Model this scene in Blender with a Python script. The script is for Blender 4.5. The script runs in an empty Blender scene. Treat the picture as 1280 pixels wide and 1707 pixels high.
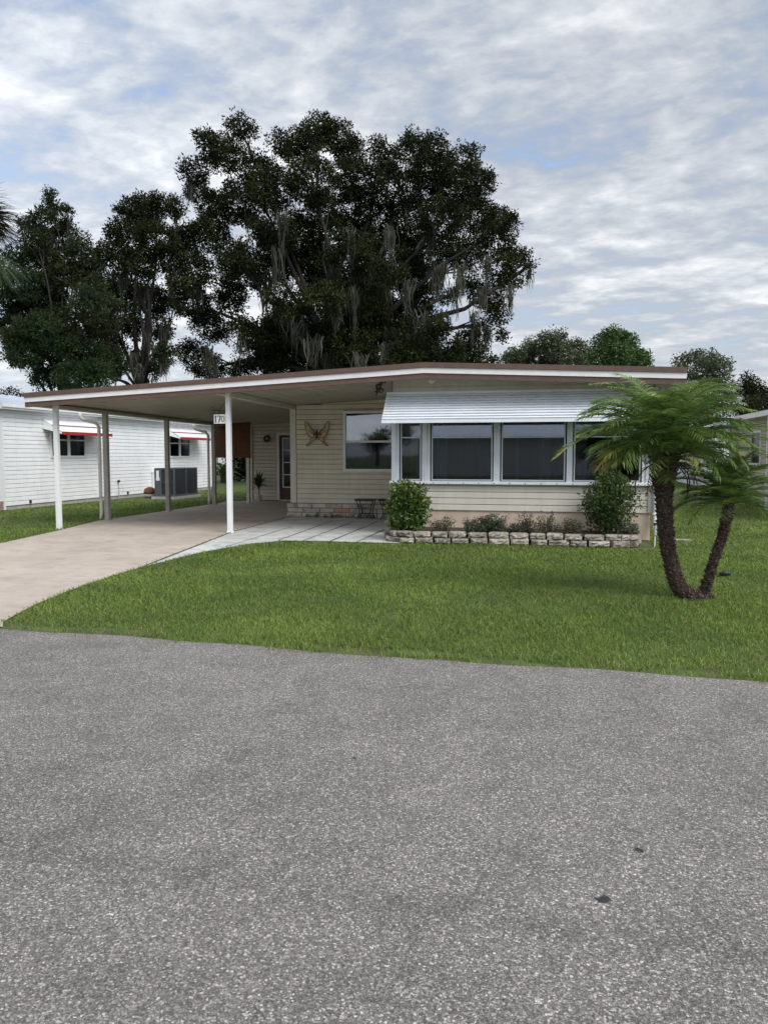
import bpy, math, random
import numpy as np
from mathutils import Vector
R = math.radians
random.seed(7); rng = np.random.default_rng(7)
C = bpy.context.scene.collection
sc = bpy.context.scene

# ------------------------------------------------------------------ camera
F, HZ, CH, YAW = 1282.0, 757.0, 1.42, 12.5
TILT = math.degrees(math.atan((853.5-HZ)/F))
cam = bpy.data.cameras.new('camera'); co = bpy.data.objects.new('camera', cam); C.objects.link(co)
cam.sensor_fit = 'HORIZONTAL'; cam.sensor_width = 36; cam.lens = 36*F/1280
cam.clip_end = 2000
co.location = (0, 0, CH); co.rotation_euler = (R(90-TILT), 0, R(YAW))
sc.camera = co

# ------------------------------------------------------------------ sky, sun, exposure
SUN_AZ, SUN_EL = (0.78, -0.60), 46
w = bpy.data.worlds.new('World'); sc.world = w; w.use_nodes = True
nt = w.node_tree; nt.nodes.clear()
def N(nt, typ, **k):
    n = nt.nodes.new(typ)
    for a, b in k.items():
        if a.startswith('i_'):
            key = a[2:]; key = int(key) if key.isdigit() else key
            n.inputs[key].default_value = b
        else: setattr(n, a, b)
    return n
def L(nt, a, b): nt.links.new(a, b)
def math_(nt, op, a, b=None, clamp=False):
    n = nt.nodes.new('ShaderNodeMath'); n.operation = op; n.use_clamp = clamp
    for i, v in enumerate((a, b)):
        if v is None: continue
        if isinstance(v, (int, float)): n.inputs[i].default_value = v
        else: nt.links.new(v, n.inputs[i])
    return n.outputs[0]
def ramp(nt, fac, stops, interp='LINEAR'):
    n = nt.nodes.new('ShaderNodeValToRGB'); n.color_ramp.interpolation = interp
    e = n.color_ramp.elements
    while len(e) < len(stops): e.new(0.5)
    for i, (p, c) in enumerate(stops):
        e[i].position = p
        e[i].color = (c, c, c, 1) if isinstance(c, (int, float)) else (*c, 1)
    nt.links.new(fac, n.inputs[0]); return n.outputs[0]
def mixc(nt, fac, a, b, mode='MIX'):
    n = nt.nodes.new('ShaderNodeMix'); n.data_type = 'RGBA'; n.blend_type = mode
    for s, v in ((0, fac), (6, a), (7, b)):
        if isinstance(v, (int, float)): n.inputs[s].default_value = v if s == 0 else (v, v, v, 1)
        elif isinstance(v, tuple): n.inputs[s].default_value = (*v, 1)
        else: nt.links.new(v, n.inputs[s])
    return n.outputs[2]
sky = N(nt, 'ShaderNodeTexSky', sky_type='NISHITA', sun_disc=False, sun_elevation=R(SUN_EL),
        sun_rotation=math.atan2(SUN_AZ[0], SUN_AZ[1]), air_density=1.0, dust_density=0.6)
tc = N(nt, 'ShaderNodeTexCoord')
sep = N(nt, 'ShaderNodeSeparateXYZ'); L(nt, tc.outputs['Generated'], sep.inputs[0])
zc = math_(nt, 'ADD', math_(nt, 'MAXIMUM', sep.outputs[2], 0.0), 0.15)
u = math_(nt, 'DIVIDE', sep.outputs[0], zc); v = math_(nt, 'DIVIDE', sep.outputs[1], zc)
cmb = N(nt, 'ShaderNodeCombineXYZ'); L(nt, u, cmb.inputs[0]); L(nt, v, cmb.inputs[1])
mp = N(nt, 'ShaderNodeMapping'); L(nt, cmb.outputs[0], mp.inputs[0])
mp.inputs['Rotation'].default_value = (0, 0, R(28)); mp.inputs['Scale'].default_value = (1.25, 1.6, 1); mp.inputs['Location'].default_value = (27.3, 40.7, 0)
def noise(nt, vec, scale, detail=6, rough=.55, dist=0.0, ntype='FBM'):
    n = N(nt, 'ShaderNodeTexNoise', noise_type=ntype)
    n.inputs['Scale'].default_value = scale; n.inputs['Detail'].default_value = detail
    n.inputs['Roughness'].default_value = rough; n.inputs['Distortion'].default_value = dist
    if vec is not None: nt.links.new(vec, n.inputs['Vector'])
    return n.outputs[0]
n1 = noise(nt, mp.outputs[0], 2.3, 8, .56, .35)
n2 = noise(nt, mp.outputs[0], 0.7, 4, .5, .2)
n3 = noise(nt, mp.outputs[0], 8.5, 6, .6, .2)
den = math_(nt, 'ADD', math_(nt, 'MULTIPLY', n1, 0.50), math_(nt, 'ADD', math_(nt, 'MULTIPLY', n2, 0.30), math_(nt, 'MULTIPLY', n3, 0.25)))
lowf = ramp(nt, sep.outputs[2], [(0.03, .35), (0.16, 1.0)])   # far cloud merges into an even veil
den = math_(nt, 'ADD', math_(nt, 'MULTIPLY', math_(nt, 'SUBTRACT', den, .535), lowf), .535)
bright = ramp(nt, den, [(0.42, (.235, .26, .305)), (0.49, (.29, .315, .355)), (0.555, (.38, .40, .425)), (0.665, (.60, .605, .61))])
cover = ramp(nt, den, [(0.37, .05), (0.43, .72), (0.50, .97)])
# overcast brightens towards the hidden sun behind the viewer and towards the zenith
sdir = Vector((SUN_AZ[0], SUN_AZ[1], 0)).normalized()*math.cos(R(SUN_EL)); sdir.z = math.sin(R(SUN_EL))
dot = N(nt, 'ShaderNodeVectorMath', operation='DOT_PRODUCT'); L(nt, tc.outputs['Generated'], dot.inputs[0]); dot.inputs[1].default_value = tuple(sdir)
glow = math_(nt, 'ADD', 1.0, math_(nt, 'MULTIPLY', math_(nt, 'POWER', math_(nt, 'MAXIMUM', dot.outputs['Value'], 0.0), 2.5), 1.5))
dot2 = N(nt, 'ShaderNodeVectorMath', operation='DOT_PRODUCT'); L(nt, tc.outputs['Generated'], dot2.inputs[0]); dot2.inputs[1].default_value = tuple(Vector((-.75, .62, .42)).normalized())
glow = math_(nt, 'ADD', glow, math_(nt, 'MULTIPLY', math_(nt, 'POWER', math_(nt, 'MAXIMUM', dot2.outputs['Value'], 0.0), 9), .38))
cb = N(nt, 'ShaderNodeVectorMath', operation='SCALE'); L(nt, bright, cb.inputs[0]); L(nt, glow, cb.inputs['Scale'])
skc = N(nt, 'ShaderNodeVectorMath', operation='SCALE'); L(nt, sky.outputs[0], skc.inputs[0]); skc.inputs['Scale'].default_value = 0.13
fin = mixc(nt, cover, skc.outputs[0], cb.outputs[0])
bg = N(nt, 'ShaderNodeBackground'); L(nt, fin, bg.inputs[0]); bg.inputs[1].default_value = 1.0
wo = N(nt, 'ShaderNodeOutputWorld'); L(nt, bg.outputs[0], wo.inputs[0])
sl = bpy.data.lights.new('sun', 'SUN'); sl.energy = 1.45; sl.angle = R(28); sl.color = (1, .965, .91)
so = bpy.data.objects.new('sun', sl); C.objects.link(so); so.rotation_euler = sdir.to_track_quat('Z', 'Y').to_euler()
sc.view_settings.view_transform = 'Standard'; sc.view_settings.look = 'None'
sc.view_settings.exposure = 0.82; sc.view_settings.gamma = 1
sc.cycles.use_denoising = True; sc.cycles.max_bounces = 6; sc.cycles.transparent_max_bounces = 12

# ------------------------------------------------------------------ helpers
_t = math.atan((853.5-HZ)/F); _y = R(YAW)
_f = Vector((-math.sin(_y)*math.cos(_t), math.cos(_y)*math.cos(_t), -math.sin(_t)))
_r = Vector((math.cos(_y), math.sin(_y), 0)); _u = _r.cross(_f)
def at(px, py, Y):
    """surveyed point: where the sight line of the photo's pixel meets the vertical plane at depth Y"""
    d = _f*F + _r*(px-640) - _u*(py-853.5)
    return Vector((0, 0, CH)) + d*(Y/d.y)
def wloc(o):
    v = Vector((0, 0, 0))
    while o is not None: v += o.location; o = o.parent
    return v
def tag(o, label=None, cat=None, group=None, kind=None):
    if label: o['label'] = label
    if cat: o['category'] = cat
    if group: o['group'] = group
    if kind: o['kind'] = kind
    return o
def thing(name, loc, label, cat, group=None):
    o = bpy.data.objects.new(name, None); C.objects.link(o); o.location = loc; o.empty_display_size = .2
    return tag(o, label, cat, group)
class MB:
    def __init__(s): s.v = []; s.f = []; s.a = []; s.cur = 0.5
    def pt(s, p): s.v.append(tuple(p)); s.a.append(s.cur); return len(s.v)-1
    def face(s, *ps): s.f.append([s.pt(p) for p in ps])
    def box(s, a, b):
        x0, y0, z0 = [min(p, q) for p, q in zip(a, b)]; x1, y1, z1 = [max(p, q) for p, q in zip(a, b)]
        i = [s.pt(p) for p in ((x0,y0,z0),(x1,y0,z0),(x1,y1,z0),(x0,y1,z0),(x0,y0,z1),(x1,y0,z1),(x1,y1,z1),(x0,y1,z1))]
        for q in ((0,3,2,1),(4,5,6,7),(0,1,5,4),(1,2,6,5),(2,3,7,6),(3,0,4,7)): s.f.append([i[k] for k in q])
        return s
    def prism(s, poly, vec):
        """poly: list of 3-D points, extruded along vec"""
        vec = Vector(vec); a = [s.pt(p) for p in poly]; b = [s.pt(Vector(p)+vec) for p in poly]; n = len(poly)
        s.f.append(a[::-1]); s.f.append(b)
        for k in range(n): s.f.append([a[k], a[(k+1) % n], b[(k+1) % n], b[k]])
        return s
    def tube(s, pts, rad, n=8, cap=True):
        pts = [Vector(p) for p in pts]
        if not isinstance(rad, (list, tuple)): rad = [rad]*len(pts)
        rings = []; up = Vector((0, 0, 1))
        for k, p in enumerate(pts):
            d = (pts[min(k+1, len(pts)-1)]-pts[max(k-1, 0)]).normalized()
            a = d.cross(up)
            if a.length < .05: a = d.cross(Vector((1, 0, 0)))
            a.normalize(); b = d.cross(a)
            if k and (a.dot(la) < 0): a = -a; b = -b
            la = a
            rings.append([s.pt(p+(a*math.cos(q*2*math.pi/n)+b*math.sin(q*2*math.pi/n))*rad[k]) for q in range(n)])
        for k in range(len(rings)-1):
            for q in range(n): s.f.append([rings[k][q], rings[k][(q+1) % n], rings[k+1][(q+1) % n], rings[k+1][q]])
        if cap: s.f.append(rings[0][::-1]); s.f.append(rings[-1])
        return s
    def lathe(s, c, prof, n=20):
        rings = [[s.pt((c[0]+r*math.cos(q*2*math.pi/n), c[1]+r*math.sin(q*2*math.pi/n), c[2]+z)) for q in range(n)] for r, z in prof]
        for k in range(len(rings)-1):
            for q in range(n): s.f.append([rings[k][q], rings[k][(q+1) % n], rings[k+1][(q+1) % n], rings[k+1][q]])
        s.f.append(rings[0][::-1]); s.f.append(rings[-1]); return s
    def build(s, name, mat, parent=None, bevel=0, smooth=False, origin=None):
        off = wloc(parent) if parent is not None else Vector(origin or (0, 0, 0))
        me = bpy.data.meshes.new(name)
        me.from_pydata([(x-off.x, y-off.y, z-off.z) for x, y, z in s.v], [], s.f)
        at_ = me.attributes.new('rnd', 'FLOAT', 'POINT'); at_.data.foreach_set('value', s.a)
        me.materials.append(mat)
        o = bpy.data.objects.new(name, me); C.objects.link(o)
        if parent is not None: o.parent = parent
        else: o.location = off
        if smooth: me.polygons.foreach_set('use_smooth', [True]*len(me.polygons))
        if bevel:
            b = o.modifiers.new('bevel', 'BEVEL'); b.width = bevel; b.segments = 2; b.limit_method = 'ANGLE'; b.angle_limit = R(50)
        return o
def np_mesh(name, verts, nper, faces_tpl, rnd, mat, parent=None, origin=(0, 0, 0)):
    """verts (N*nper,3); faces_tpl: per-element faces as index lists; rnd per element"""
    n = len(verts)//nper
    off = wloc(parent) if parent is not None else Vector(origin)
    vv = (verts - np.array(off)).astype(np.float32)
    me = bpy.data.meshes.new(name)
    sizes = np.tile(np.array([len(f) for f in faces_tpl], dtype=np.int32), n)
    flat = np.concatenate([np.array(f) for f in faces_tpl])
    idx = (flat[None, :] + (np.arange(n)*nper)[:, None]).ravel().astype(np.int32)
    me.vertices.add(len(vv)); me.vertices.foreach_set('co', vv.ravel())
    me.loops.add(len(idx)); me.loops.foreach_set('vertex_index', idx)
    me.polygons.add(len(sizes)); st = np.concatenate([[0], np.cumsum(sizes)[:-1]]).astype(np.int32)
    me.polygons.foreach_set('loop_start', st); me.polygons.foreach_set('loop_total', sizes)
    me.update(calc_edges=True)
    a = me.attributes.new('rnd', 'FLOAT', 'POINT')
    rr = rnd if len(rnd) == len(vv) else np.repeat(rnd, nper)
    a.data.foreach_set('value', rr.astype(np.float32))
    me.materials.append(mat)
    o = bpy.data.objects.new(name, me); C.objects.link(o)
    if parent is not None: o.parent = parent
    else: o.location = off
    return o

# ------------------------------------------------------------------ materials
def newmat(name):
    m = bpy.data.materials.new(name); m.use_nodes = True; t = m.node_tree
    return m, t, t.nodes['Principled BSDF']
def paint(name, col, rough=.5, var=.12, scale=3.0, bump=0.0, bscale=60, spec=.4, streak=0.0, metal=0.0, dirt=None, fine=0.0):
    m, t, p = newmat(name)
    tc = N(t, 'ShaderNodeTexCoord'); ob = tc.outputs['Object']
    n = noise(t, ob, scale, 6, .6)
    dk = tuple(c*(1-var*1.6) for c in col); lt = tuple(min(1, c*(1+var*.7)) for c in col)
    c = ramp(t, n, [(.3, dk), (.7, lt)])
    if fine: 
        nf = noise(t, ob, 70, 3, .7); c = mixc(t, fine, c, ramp(t, nf, [(.35, tuple(x*.5 for x in col)), (.65, tuple(min(1, x*1.4) for x in col))]))
    if streak:
        mpn = N(t, 'ShaderNodeMapping'); L(t, ob, mpn.inputs[0]); mpn.inputs['Scale'].default_value = (14, 14, .5)
        ns = noise(t, mpn.outputs[0], 1.0, 4, .6)
        c = mixc(t, math_(t, 'MULTIPLY', ramp(t, ns, [(.45, 0.0), (.75, 1.0)]), streak), c, tuple(x*.62 for x in col))
    if dirt:
        nd = noise(t, ob, dirt[1], 5, .65, .4)
        c = mixc(t, math_(t, 'MULTIPLY', ramp(t, nd, [(.48, 0.0), (.68, 1.0)]), dirt[2]), c, dirt[0])
    L(t, c, p.inputs['Base Color']); p.inputs['Roughness'].default_value = rough; p.inputs['Metallic'].default_value = metal
    p.inputs['Specular IOR Level'].default_value = spec
    if bump:
        nb = noise(t, ob, bscale, 4, .6); b = N(t, 'ShaderNodeBump'); b.inputs['Strength'].default_value = bump; b.inputs['Distance'].default_value = .01
        L(t, nb, b.inputs['Height']); L(t, b.outputs[0], p.inputs['Normal'])
    return m
def leafmat(name, stops, rough=.55, trans=.25, nscale=0, ncol=None, namt=.5, spec=.3):
    m = bpy.data.materials.new(name); m.use_nodes = True; t = m.node_tree; p = t.nodes['Principled BSDF']
    at_ = N(t, 'ShaderNodeAttribute', attribute_name='rnd')
    c = ramp(t, at_.outputs['Fac'], stops)
    if nscale:
        tc = N(t, 'ShaderNodeTexCoord'); nn = noise(t, tc.outputs['Object'], nscale, 4, .6)
        c = mixc(t, math_(t, 'MULTIPLY', ramp(t, nn, [(.42, 0.0), (.66, 1.0)]), namt), c, ncol)
    L(t, c, p.inputs['Base Color']); p.inputs['Roughness'].default_value = rough; p.inputs['Specular IOR Level'].default_value = spec
    tr = N(t, 'ShaderNodeBsdfTranslucent'); L(t, c, tr.inputs[0])
    mx = N(t, 'ShaderNodeMixShader'); mx.inputs[0].default_value = trans
    L(t, p.outputs[0], mx.inputs[1]); L(t, tr.outputs[0], mx.inputs[2])
    L(t, mx.outputs[0], t.nodes['Material Output'].inputs[0]); return m
def glassmat(name, refl, tint, rough=.02, trans=.75):
    m = bpy.data.materials.new(name); m.use_nodes = True; t = m.node_tree; t.nodes.remove(t.nodes['Principled BSDF'])
    g = N(t, 'ShaderNodeBsdfGlossy'); g.inputs[0].default_value = (.9, .95, 1, 1); g.inputs['Roughness'].default_value = rough
    tcn = N(t, 'ShaderNodeTexCoord'); nn = noise(t, tcn.outputs['Object'], 1.3, 2, .5)
    b = N(t, 'ShaderNodeBump'); b.inputs['Strength'].default_value = .05; b.inputs['Distance'].default_value = .02
    L(t, nn, b.inputs['Height']); L(t, b.outputs[0], g.inputs['Normal'])
    tr = N(t, 'ShaderNodeBsdfTransparent'); tr.inputs[0].default_value = (*tint, 1)
    lw = N(t, 'ShaderNodeLayerWeight'); lw.inputs[0].default_value = .25
    fac = math_(t, 'ADD', refl, math_(t, 'MULTIPLY', lw.outputs['Fresnel'], .7), True)
    mx = N(t, 'ShaderNodeMixShader'); L(t, fac, mx.inputs[0]); L(t, tr.outputs[0], mx.inputs[1]); L(t, g.outputs[0], mx.inputs[2])
    L(t, mx.outputs[0], t.nodes['Material Output'].inputs[0]); return m
def rndmat(name, stops, rough=.8, bump=.4, bscale=40, dirt=None, spec=.3, mott=.35):
    m, t, p = newmat(name); at_ = N(t, 'ShaderNodeAttribute', attribute_name='rnd')
    c = ramp(t, at_.outputs['Fac'], stops); tc = N(t, 'ShaderNodeTexCoord'); ob = tc.outputs['Object']
    nn = noise(t, ob, 22, 6, .65)
    c = mixc(t, mott, c, ramp(t, nn, [(.35, (.05, .045, .04)), (.62, (.72, .68, .6))]))
    if dirt:
        nd = noise(t, ob, dirt[1], 5, .65); c = mixc(t, math_(t, 'MULTIPLY', ramp(t, nd, [(.5, 0.0), (.66, 1.0)]), dirt[2]), c, dirt[0])
    L(t, c, p.inputs['Base Color']); p.inputs['Roughness'].default_value = rough; p.inputs['Specular IOR Level'].default_value = spec
    b = N(t, 'ShaderNodeBump'); b.inputs['Strength'].default_value = bump; b.inputs['Distance'].default_value = .015
    L(t, noise(t, ob, bscale, 5, .65), b.inputs['Height']); L(t, b.outputs[0], p.inputs['Normal']); return m

def asphalt():
    m, t, p = newmat('asphalt'); tc = N(t, 'ShaderNodeTexCoord'); ob = tc.outputs['Object']
    dn = N(t, 'ShaderNodeTexNoise'); dn.inputs['Scale'].default_value = 60; L(t, ob, dn.inputs['Vector'])
    ds = N(t, 'ShaderNodeVectorMath', operation='SCALE'); L(t, dn.outputs['Color'], ds.inputs[0]); ds.inputs['Scale'].default_value = .012
    ad = N(t, 'ShaderNodeVectorMath', operation='ADD'); L(t, ob, ad.inputs[0]); L(t, ds.outputs[0], ad.inputs[1])
    def vor(s):
        vn = N(t, 'ShaderNodeTexVoronoi'); vn.inputs['Scale'].default_value = s; L(t, ad.outputs[0], vn.inputs['Vector'])
        sp = N(t, 'ShaderNodeSeparateColor'); L(t, vn.outputs['Color'], sp.inputs[0]); return vn.outputs['Distance'], sp.outputs[0], sp.outputs[1]
    d1, r1, g1 = vor(150); d2, r2, g2 = vor(310)
    c1 = ramp(t, r1, [(0, (.06, .059, .058)), (.4, (.135, .133, .13)), (.7, (.235, .23, .222)), (.9, (.40, .39, .37)), (1, (.80, .78, .74))])
    c2 = ramp(t, r2, [(0, (.06, .06, .06)), (.5, (.165, .161, .158)), (.85, (.31, .30, .29)), (1, (.55, .53, .5))])
    c = mixc(t, .42, c1, c2)
    edge = ramp(t, d1, [(.5, 0.0), (.8, 1.0)])
    c = mixc(t, math_(t, 'MULTIPLY', edge, .6), c, (.045, .045, .047))
    # binder-rich, darker patches and paler worn ones
    n1 = noise(t, ob, .55, 5, .6, .3); n2 = noise(t, ob, 3.2, 5, .65)
    c = mixc(t, 1.0, c, (1.04, 1.0, .95), 'MULTIPLY')
    c = mixc(t, 1.0, c, ramp(t, n1, [(.3, .84), (.5, 1.0), (.7, 1.1)]), 'MULTIPLY')
    c = mixc(t, 1.0, c, ramp(t, n2, [(.3, .82), (.55, 1.04), (.75, 1.1)]), 'MULTIPLY')
    # long darker paver seam running along the road
    sp = N(t, 'ShaderNodeSeparateXYZ'); L(t, ob, sp.inputs[0])
    wob = math_(t, 'MULTIPLY', math_(t, 'SUBTRACT', noise(t, ob, 1.4, 4, .6), .5), .3)
    dd = math_(t, 'ABSOLUTE', math_(t, 'ADD', math_(t, 'ADD', math_(t, 'SUBTRACT', sp.outputs[1], 2.28), math_(t, 'MULTIPLY', sp.outputs[0], .04)), wob))
    seam = math_(t, 'MULTIPLY', ramp(t, dd, [(0, 1.0), (.035, .5), (.12, 0.0)]), ramp(t, noise(t, ob, 9, 5, .75), [(.42, 0.0), (.62, .55)]))
    c = mixc(t, seam, c, (.04, .04, .042))
    for (x, y, r_) in ((.173, 2.46, .022), (.315, 2.81, .016), (-.9, 3.4, .012)):
        vd = N(t, 'ShaderNodeVectorMath', operation='DISTANCE'); L(t, ad.outputs[0], vd.inputs[0]); vd.inputs[1].default_value = (x+.006, y+.006, -.002)
        c = mixc(t, math_(t, 'MULTIPLY', ramp(t, math_(t, 'ADD', math_(t, 'DIVIDE', vd.outputs['Value'], r_*1.6), math_(t, 'MULTIPLY', math_(t, 'SUBTRACT', noise(t, ob, 70, 2), .5), 1.2)), [(.55, 1.0), (.75, 0.0)]), .9), c, (.012, .012, .014))
    L(t, c, p.inputs['Base Color']); p.inputs['Roughness'].default_value = .82; p.inputs['Specular IOR Level'].default_value = .35
    b = N(t, 'ShaderNodeBump'); b.inputs['Strength'].default_value = .55; b.inputs['Distance'].default_value = .006
    L(t, math_(t, 'SUBTRACT', 1.0, d1), b.inputs['Height'])
    b2 = N(t, 'ShaderNodeBump'); b2.inputs['Strength'].default_value = .3; b2.inputs['Distance'].default_value = .003
    L(t, math_(t, 'SUBTRACT', 1.0, d2), b2.inputs['Height']); L(t, b.outputs[0], b2.inputs['Normal']); L(t, b2.outputs[0], p.inputs['Normal'])
    return m
def concrete(name, col, stain, pat=.35, joints=None):
    m, t, p = newmat(name); tc = N(t, 'ShaderNodeTexCoord'); ob = tc.outputs['Object']
    c = ramp(t, noise(t, ob, .8, 6, .6, .3), [(.3, tuple(x*.78 for x in col)), (.7, tuple(min(1, x*1.12) for x in col))])
    c = mixc(t, math_(t, 'MULTIPLY', ramp(t, noise(t, ob, 2.6, 7, .7, .5), [(.48, 0.0), (.7, 1.0)]), pat), c, stain)
    mpn = N(t, 'ShaderNodeMapping'); L(t, ob, mpn.inputs[0]); mpn.inputs['Scale'].default_value = (1.2, 9, 1); mpn.inputs['Rotation'].default_value = (0, 0, R(12))
    c = mixc(t, math_(t, 'MULTIPLY', ramp(t, noise(t, mpn.outputs[0], 1.6, 6, .7), [(.5, 0.0), (.72, 1.0)]), pat*.8), c, tuple(x*.6 for x in col))
    c = mixc(t, .3, c, ramp(t, noise(t, ob, 160, 3, .6), [(.3, tuple(x*.6 for x in col)), (.7, tuple(min(1, x*1.25) for x in col))]))
    L(t, c, p.inputs['Base Color']); p.inputs['Roughness'].default_value = .85; p.inputs['Specular IOR Level'].default_value = .3
    b = N(t, 'ShaderNodeBump'); b.inputs['Strength'].default_value = .25; b.inputs['Distance'].default_value = .006
    L(t, noise(t, ob, 90, 5, .7), b.inputs['Height']); L(t, b.outputs[0], p.inputs['Normal']); return m

M = dict(
 asphalt=asphalt(),
 soil=paint('soil', (.055, .05, .028), .95, .4, 5, .6, 40),
 turf=paint('turf', (.085, .115, .03), .95, .35, 3, .6, 40, dirt=((.10, .075, .045), 2.2, .5)),
 mulch=paint('mulch', (.075, .055, .04), .95, .5, 18, .9, 50),
 drive=concrete('pink_concrete', (.49, .42, .36), (.27, .22, .185), .85),
 patio=concrete('grey_concrete', (.56, .56, .54), (.14, .14, .13), .9),
 white=paint('white_paint', (.80, .81, .82), .4, .05, 4, streak=.18),
 fgrey=paint('aluminium_frame', (.52, .55, .58), .4, .08, 5, streak=.2, metal=.2),
 awn=paint('awning_metal', (.80, .83, .88), .32, .05, 3, streak=.15, spec=.5),
 brown=paint('brown_trim', (.125, .078, .062), .5, .12, 6),
 fascia=paint('fascia_white', (.80, .77, .78), .45, .05, 5, streak=.1),
 cream=paint('cream_siding', (.66, .60, .49), .5, .07, 2.2, streak=.22),
 cream2=paint('pale_siding', (.66, .625, .54), .5, .06, 2.2, streak=.22),
 skirt=paint('peach_skirt', (.60, .48, .38), .8, .1, 4, .2, 80, streak=.3),
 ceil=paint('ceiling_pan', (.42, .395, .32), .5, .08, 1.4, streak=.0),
 trim=paint('cream_trim', (.64, .60, .52), .45, .06, 5, streak=.15),
 taupe=paint('taupe_post', (.40, .38, .34), .5, .1, 6, streak=.3),
 nwhite=paint('neighbour_siding', (.87, .885, .90), .45, .04, 1.6, streak=.15, dirt=((.45, .47, .48), 3, .2)),
 nroof=paint('neighbour_roof', (.62, .67, .74), .35, .1, 1.5, streak=.2, metal=.2),
 red=paint('red_valance', (.38, .03, .03), .5, .15, 6),
 navy=paint('navy_stripe', (.05, .06, .16), .5, .15, 6),
 beige=paint('beige_siding', (.50, .45, .36), .5, .07, 2, streak=.2),
 glass_hi=glassmat('sash_glass', .30, (.35, .38, .4)),
 glass_lo=glassmat('screened_glass', .06, (.42, .44, .49), .03),
 glass_mid=glassmat('porch_glass', .15, (.42, .45, .5), .03),
 glass_dk=glassmat('far_glass', .02, (.2, .22, .25), .05),
 curtain=paint('curtain_fabric', (.55, .56, .6), .9, .1, 8),
 blindw=paint('window_blind', (.17, .19, .28), .8, .1, 8),
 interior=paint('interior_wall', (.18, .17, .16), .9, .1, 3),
 door=paint('door_paint', (.10, .03, .025), .4, .15, 5),
 black=paint('black_iron', (.018, .017, .018), .45, .2, 20, spec=.5),
 sign=paint('sign_plate', (.82, .83, .84), .4, .03, 9),
 digit=paint('digit_paint', (.03, .05, .08), .5, .1, 20),
 bamboo=paint('bamboo_blind', (.15, .062, .022), .7, .25, 20),
 acmetal=paint('ac_metal', (.085, .095, .11), .5, .12, 5),
 acdark=paint('ac_louvre', (.035, .04, .048), .5, .12, 5),
 terra=paint('terracotta', (.16, .07, .04), .8, .15, 9),
 cast=paint('cast_concrete', (.42, .41, .39), .9, .15, 9, .4, 60),
 gold=paint('tarnished_gold', (.50, .38, .22), .45, .35, 25, metal=.5),
 rust=paint('rusty_copper', (.16, .06, .035), .6, .4, 25, metal=.3),
 pot=paint('pot_glaze', (.62, .58, .5), .5, .1, 6),
 brick=rndmat('slump_brick', [(0, (.40, .36, .30)), (.5, (.55, .50, .42)), (.9, (.60, .56, .50)), (.95, (.50, .26, .15)), (1, (.5, .26, .15))], .85, .4, 35, ((.05, .045, .04), 3.5, .6), mott=.18),
 stone=rndmat('wall_block', [(0, (.14, .12, .10)), (.4, (.24, .20, .16)), (.7, (.29, .26, .21)), (1, (.38, .33, .27))], .95, .9, 45, ((.07, .07, .05), 5, .7), mott=.35),
 redbrick=rndmat('red_brick', [(0, (.2, .08, .06)), (1, (.3, .13, .09))], .9, .5, 40),
 bark=paint('bark', (.035, .03, .026), .95, .35, 4, 1.0, 12),
 pbark=rndmat('palm_bark', [(0, (.012, .007, .006)), (.5, (.045, .024, .018)), (.8, (.17, .10, .07)), (1, (.40, .29, .21))], .95, .8, 50, mott=.05),
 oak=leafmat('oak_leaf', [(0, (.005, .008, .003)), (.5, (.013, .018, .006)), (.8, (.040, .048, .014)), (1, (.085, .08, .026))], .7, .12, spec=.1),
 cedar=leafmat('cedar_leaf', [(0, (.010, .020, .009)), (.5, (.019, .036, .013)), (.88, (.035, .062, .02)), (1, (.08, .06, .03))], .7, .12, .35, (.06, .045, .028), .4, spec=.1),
 gtree=leafmat('bright_tree_leaf', [(0, (.028, .06, .016)), (.6, (.055, .105, .026)), (1, (.10, .16, .045))], .5, .2),
 ftree=leafmat('far_tree_leaf', [(0, (.035, .05, .024)), (.6, (.065, .085, .038)), (1, (.12, .14, .06))], .5, .2),
 moss=leafmat('spanish_moss', [(0, (.028, .03, .021)), (1, (.10, .10, .076))], .9, .25),
 frond=leafmat('palm_leaflet', [(0, (.022, .048, .014)), (.45, (.10, .175, .038)), (.82, (.22, .32, .095)), (.92, (.40, .36, .09)), (1, (.20, .12, .05))], .38, .3, spec=.5),
 deadfrond=leafmat('dead_frond', [(0, (.03, .02, .016)), (1, (.12, .08, .06))], .8, .1),
 rach=paint('rachis', (.14, .16, .055), .5, .2, 12),
 schef=leafmat('schefflera_leaf', [(0, (.016, .04, .008)), (.5, (.05, .105, .016)), (.82, (.14, .21, .03)), (1, (.46, .48, .18))], .35, .2, spec=.5),
 shrub=leafmat('shrub_leaf', [(0, (.02, .042, .012)), (.6, (.05, .088, .022)), (.92, (.12, .16, .045)), (1, (.3, .32, .14))], .4, .2),
 dry=leafmat('dry_leaf', [(0, (.045, .055, .028)), (.5, (.085, .09, .05)), (.8, (.15, .105, .075)), (1, (.26, .19, .15))], .7, .2),
 grey=leafmat('greyish_leaf', [(0, (.035, .05, .03)), (.6, (.075, .095, .06)), (1, (.19, .2, .15))], .6, .2),
 grass=leafmat('grass_blade', [(0, (.09, .14, .025)), (.5, (.185, .275, .05)), (.86, (.30, .40, .085)), (.94, (.32, .28, .11)), (1, (.34, .26, .14))], .55, .3, .9, (.115, .18, .045), .8),
)
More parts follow.
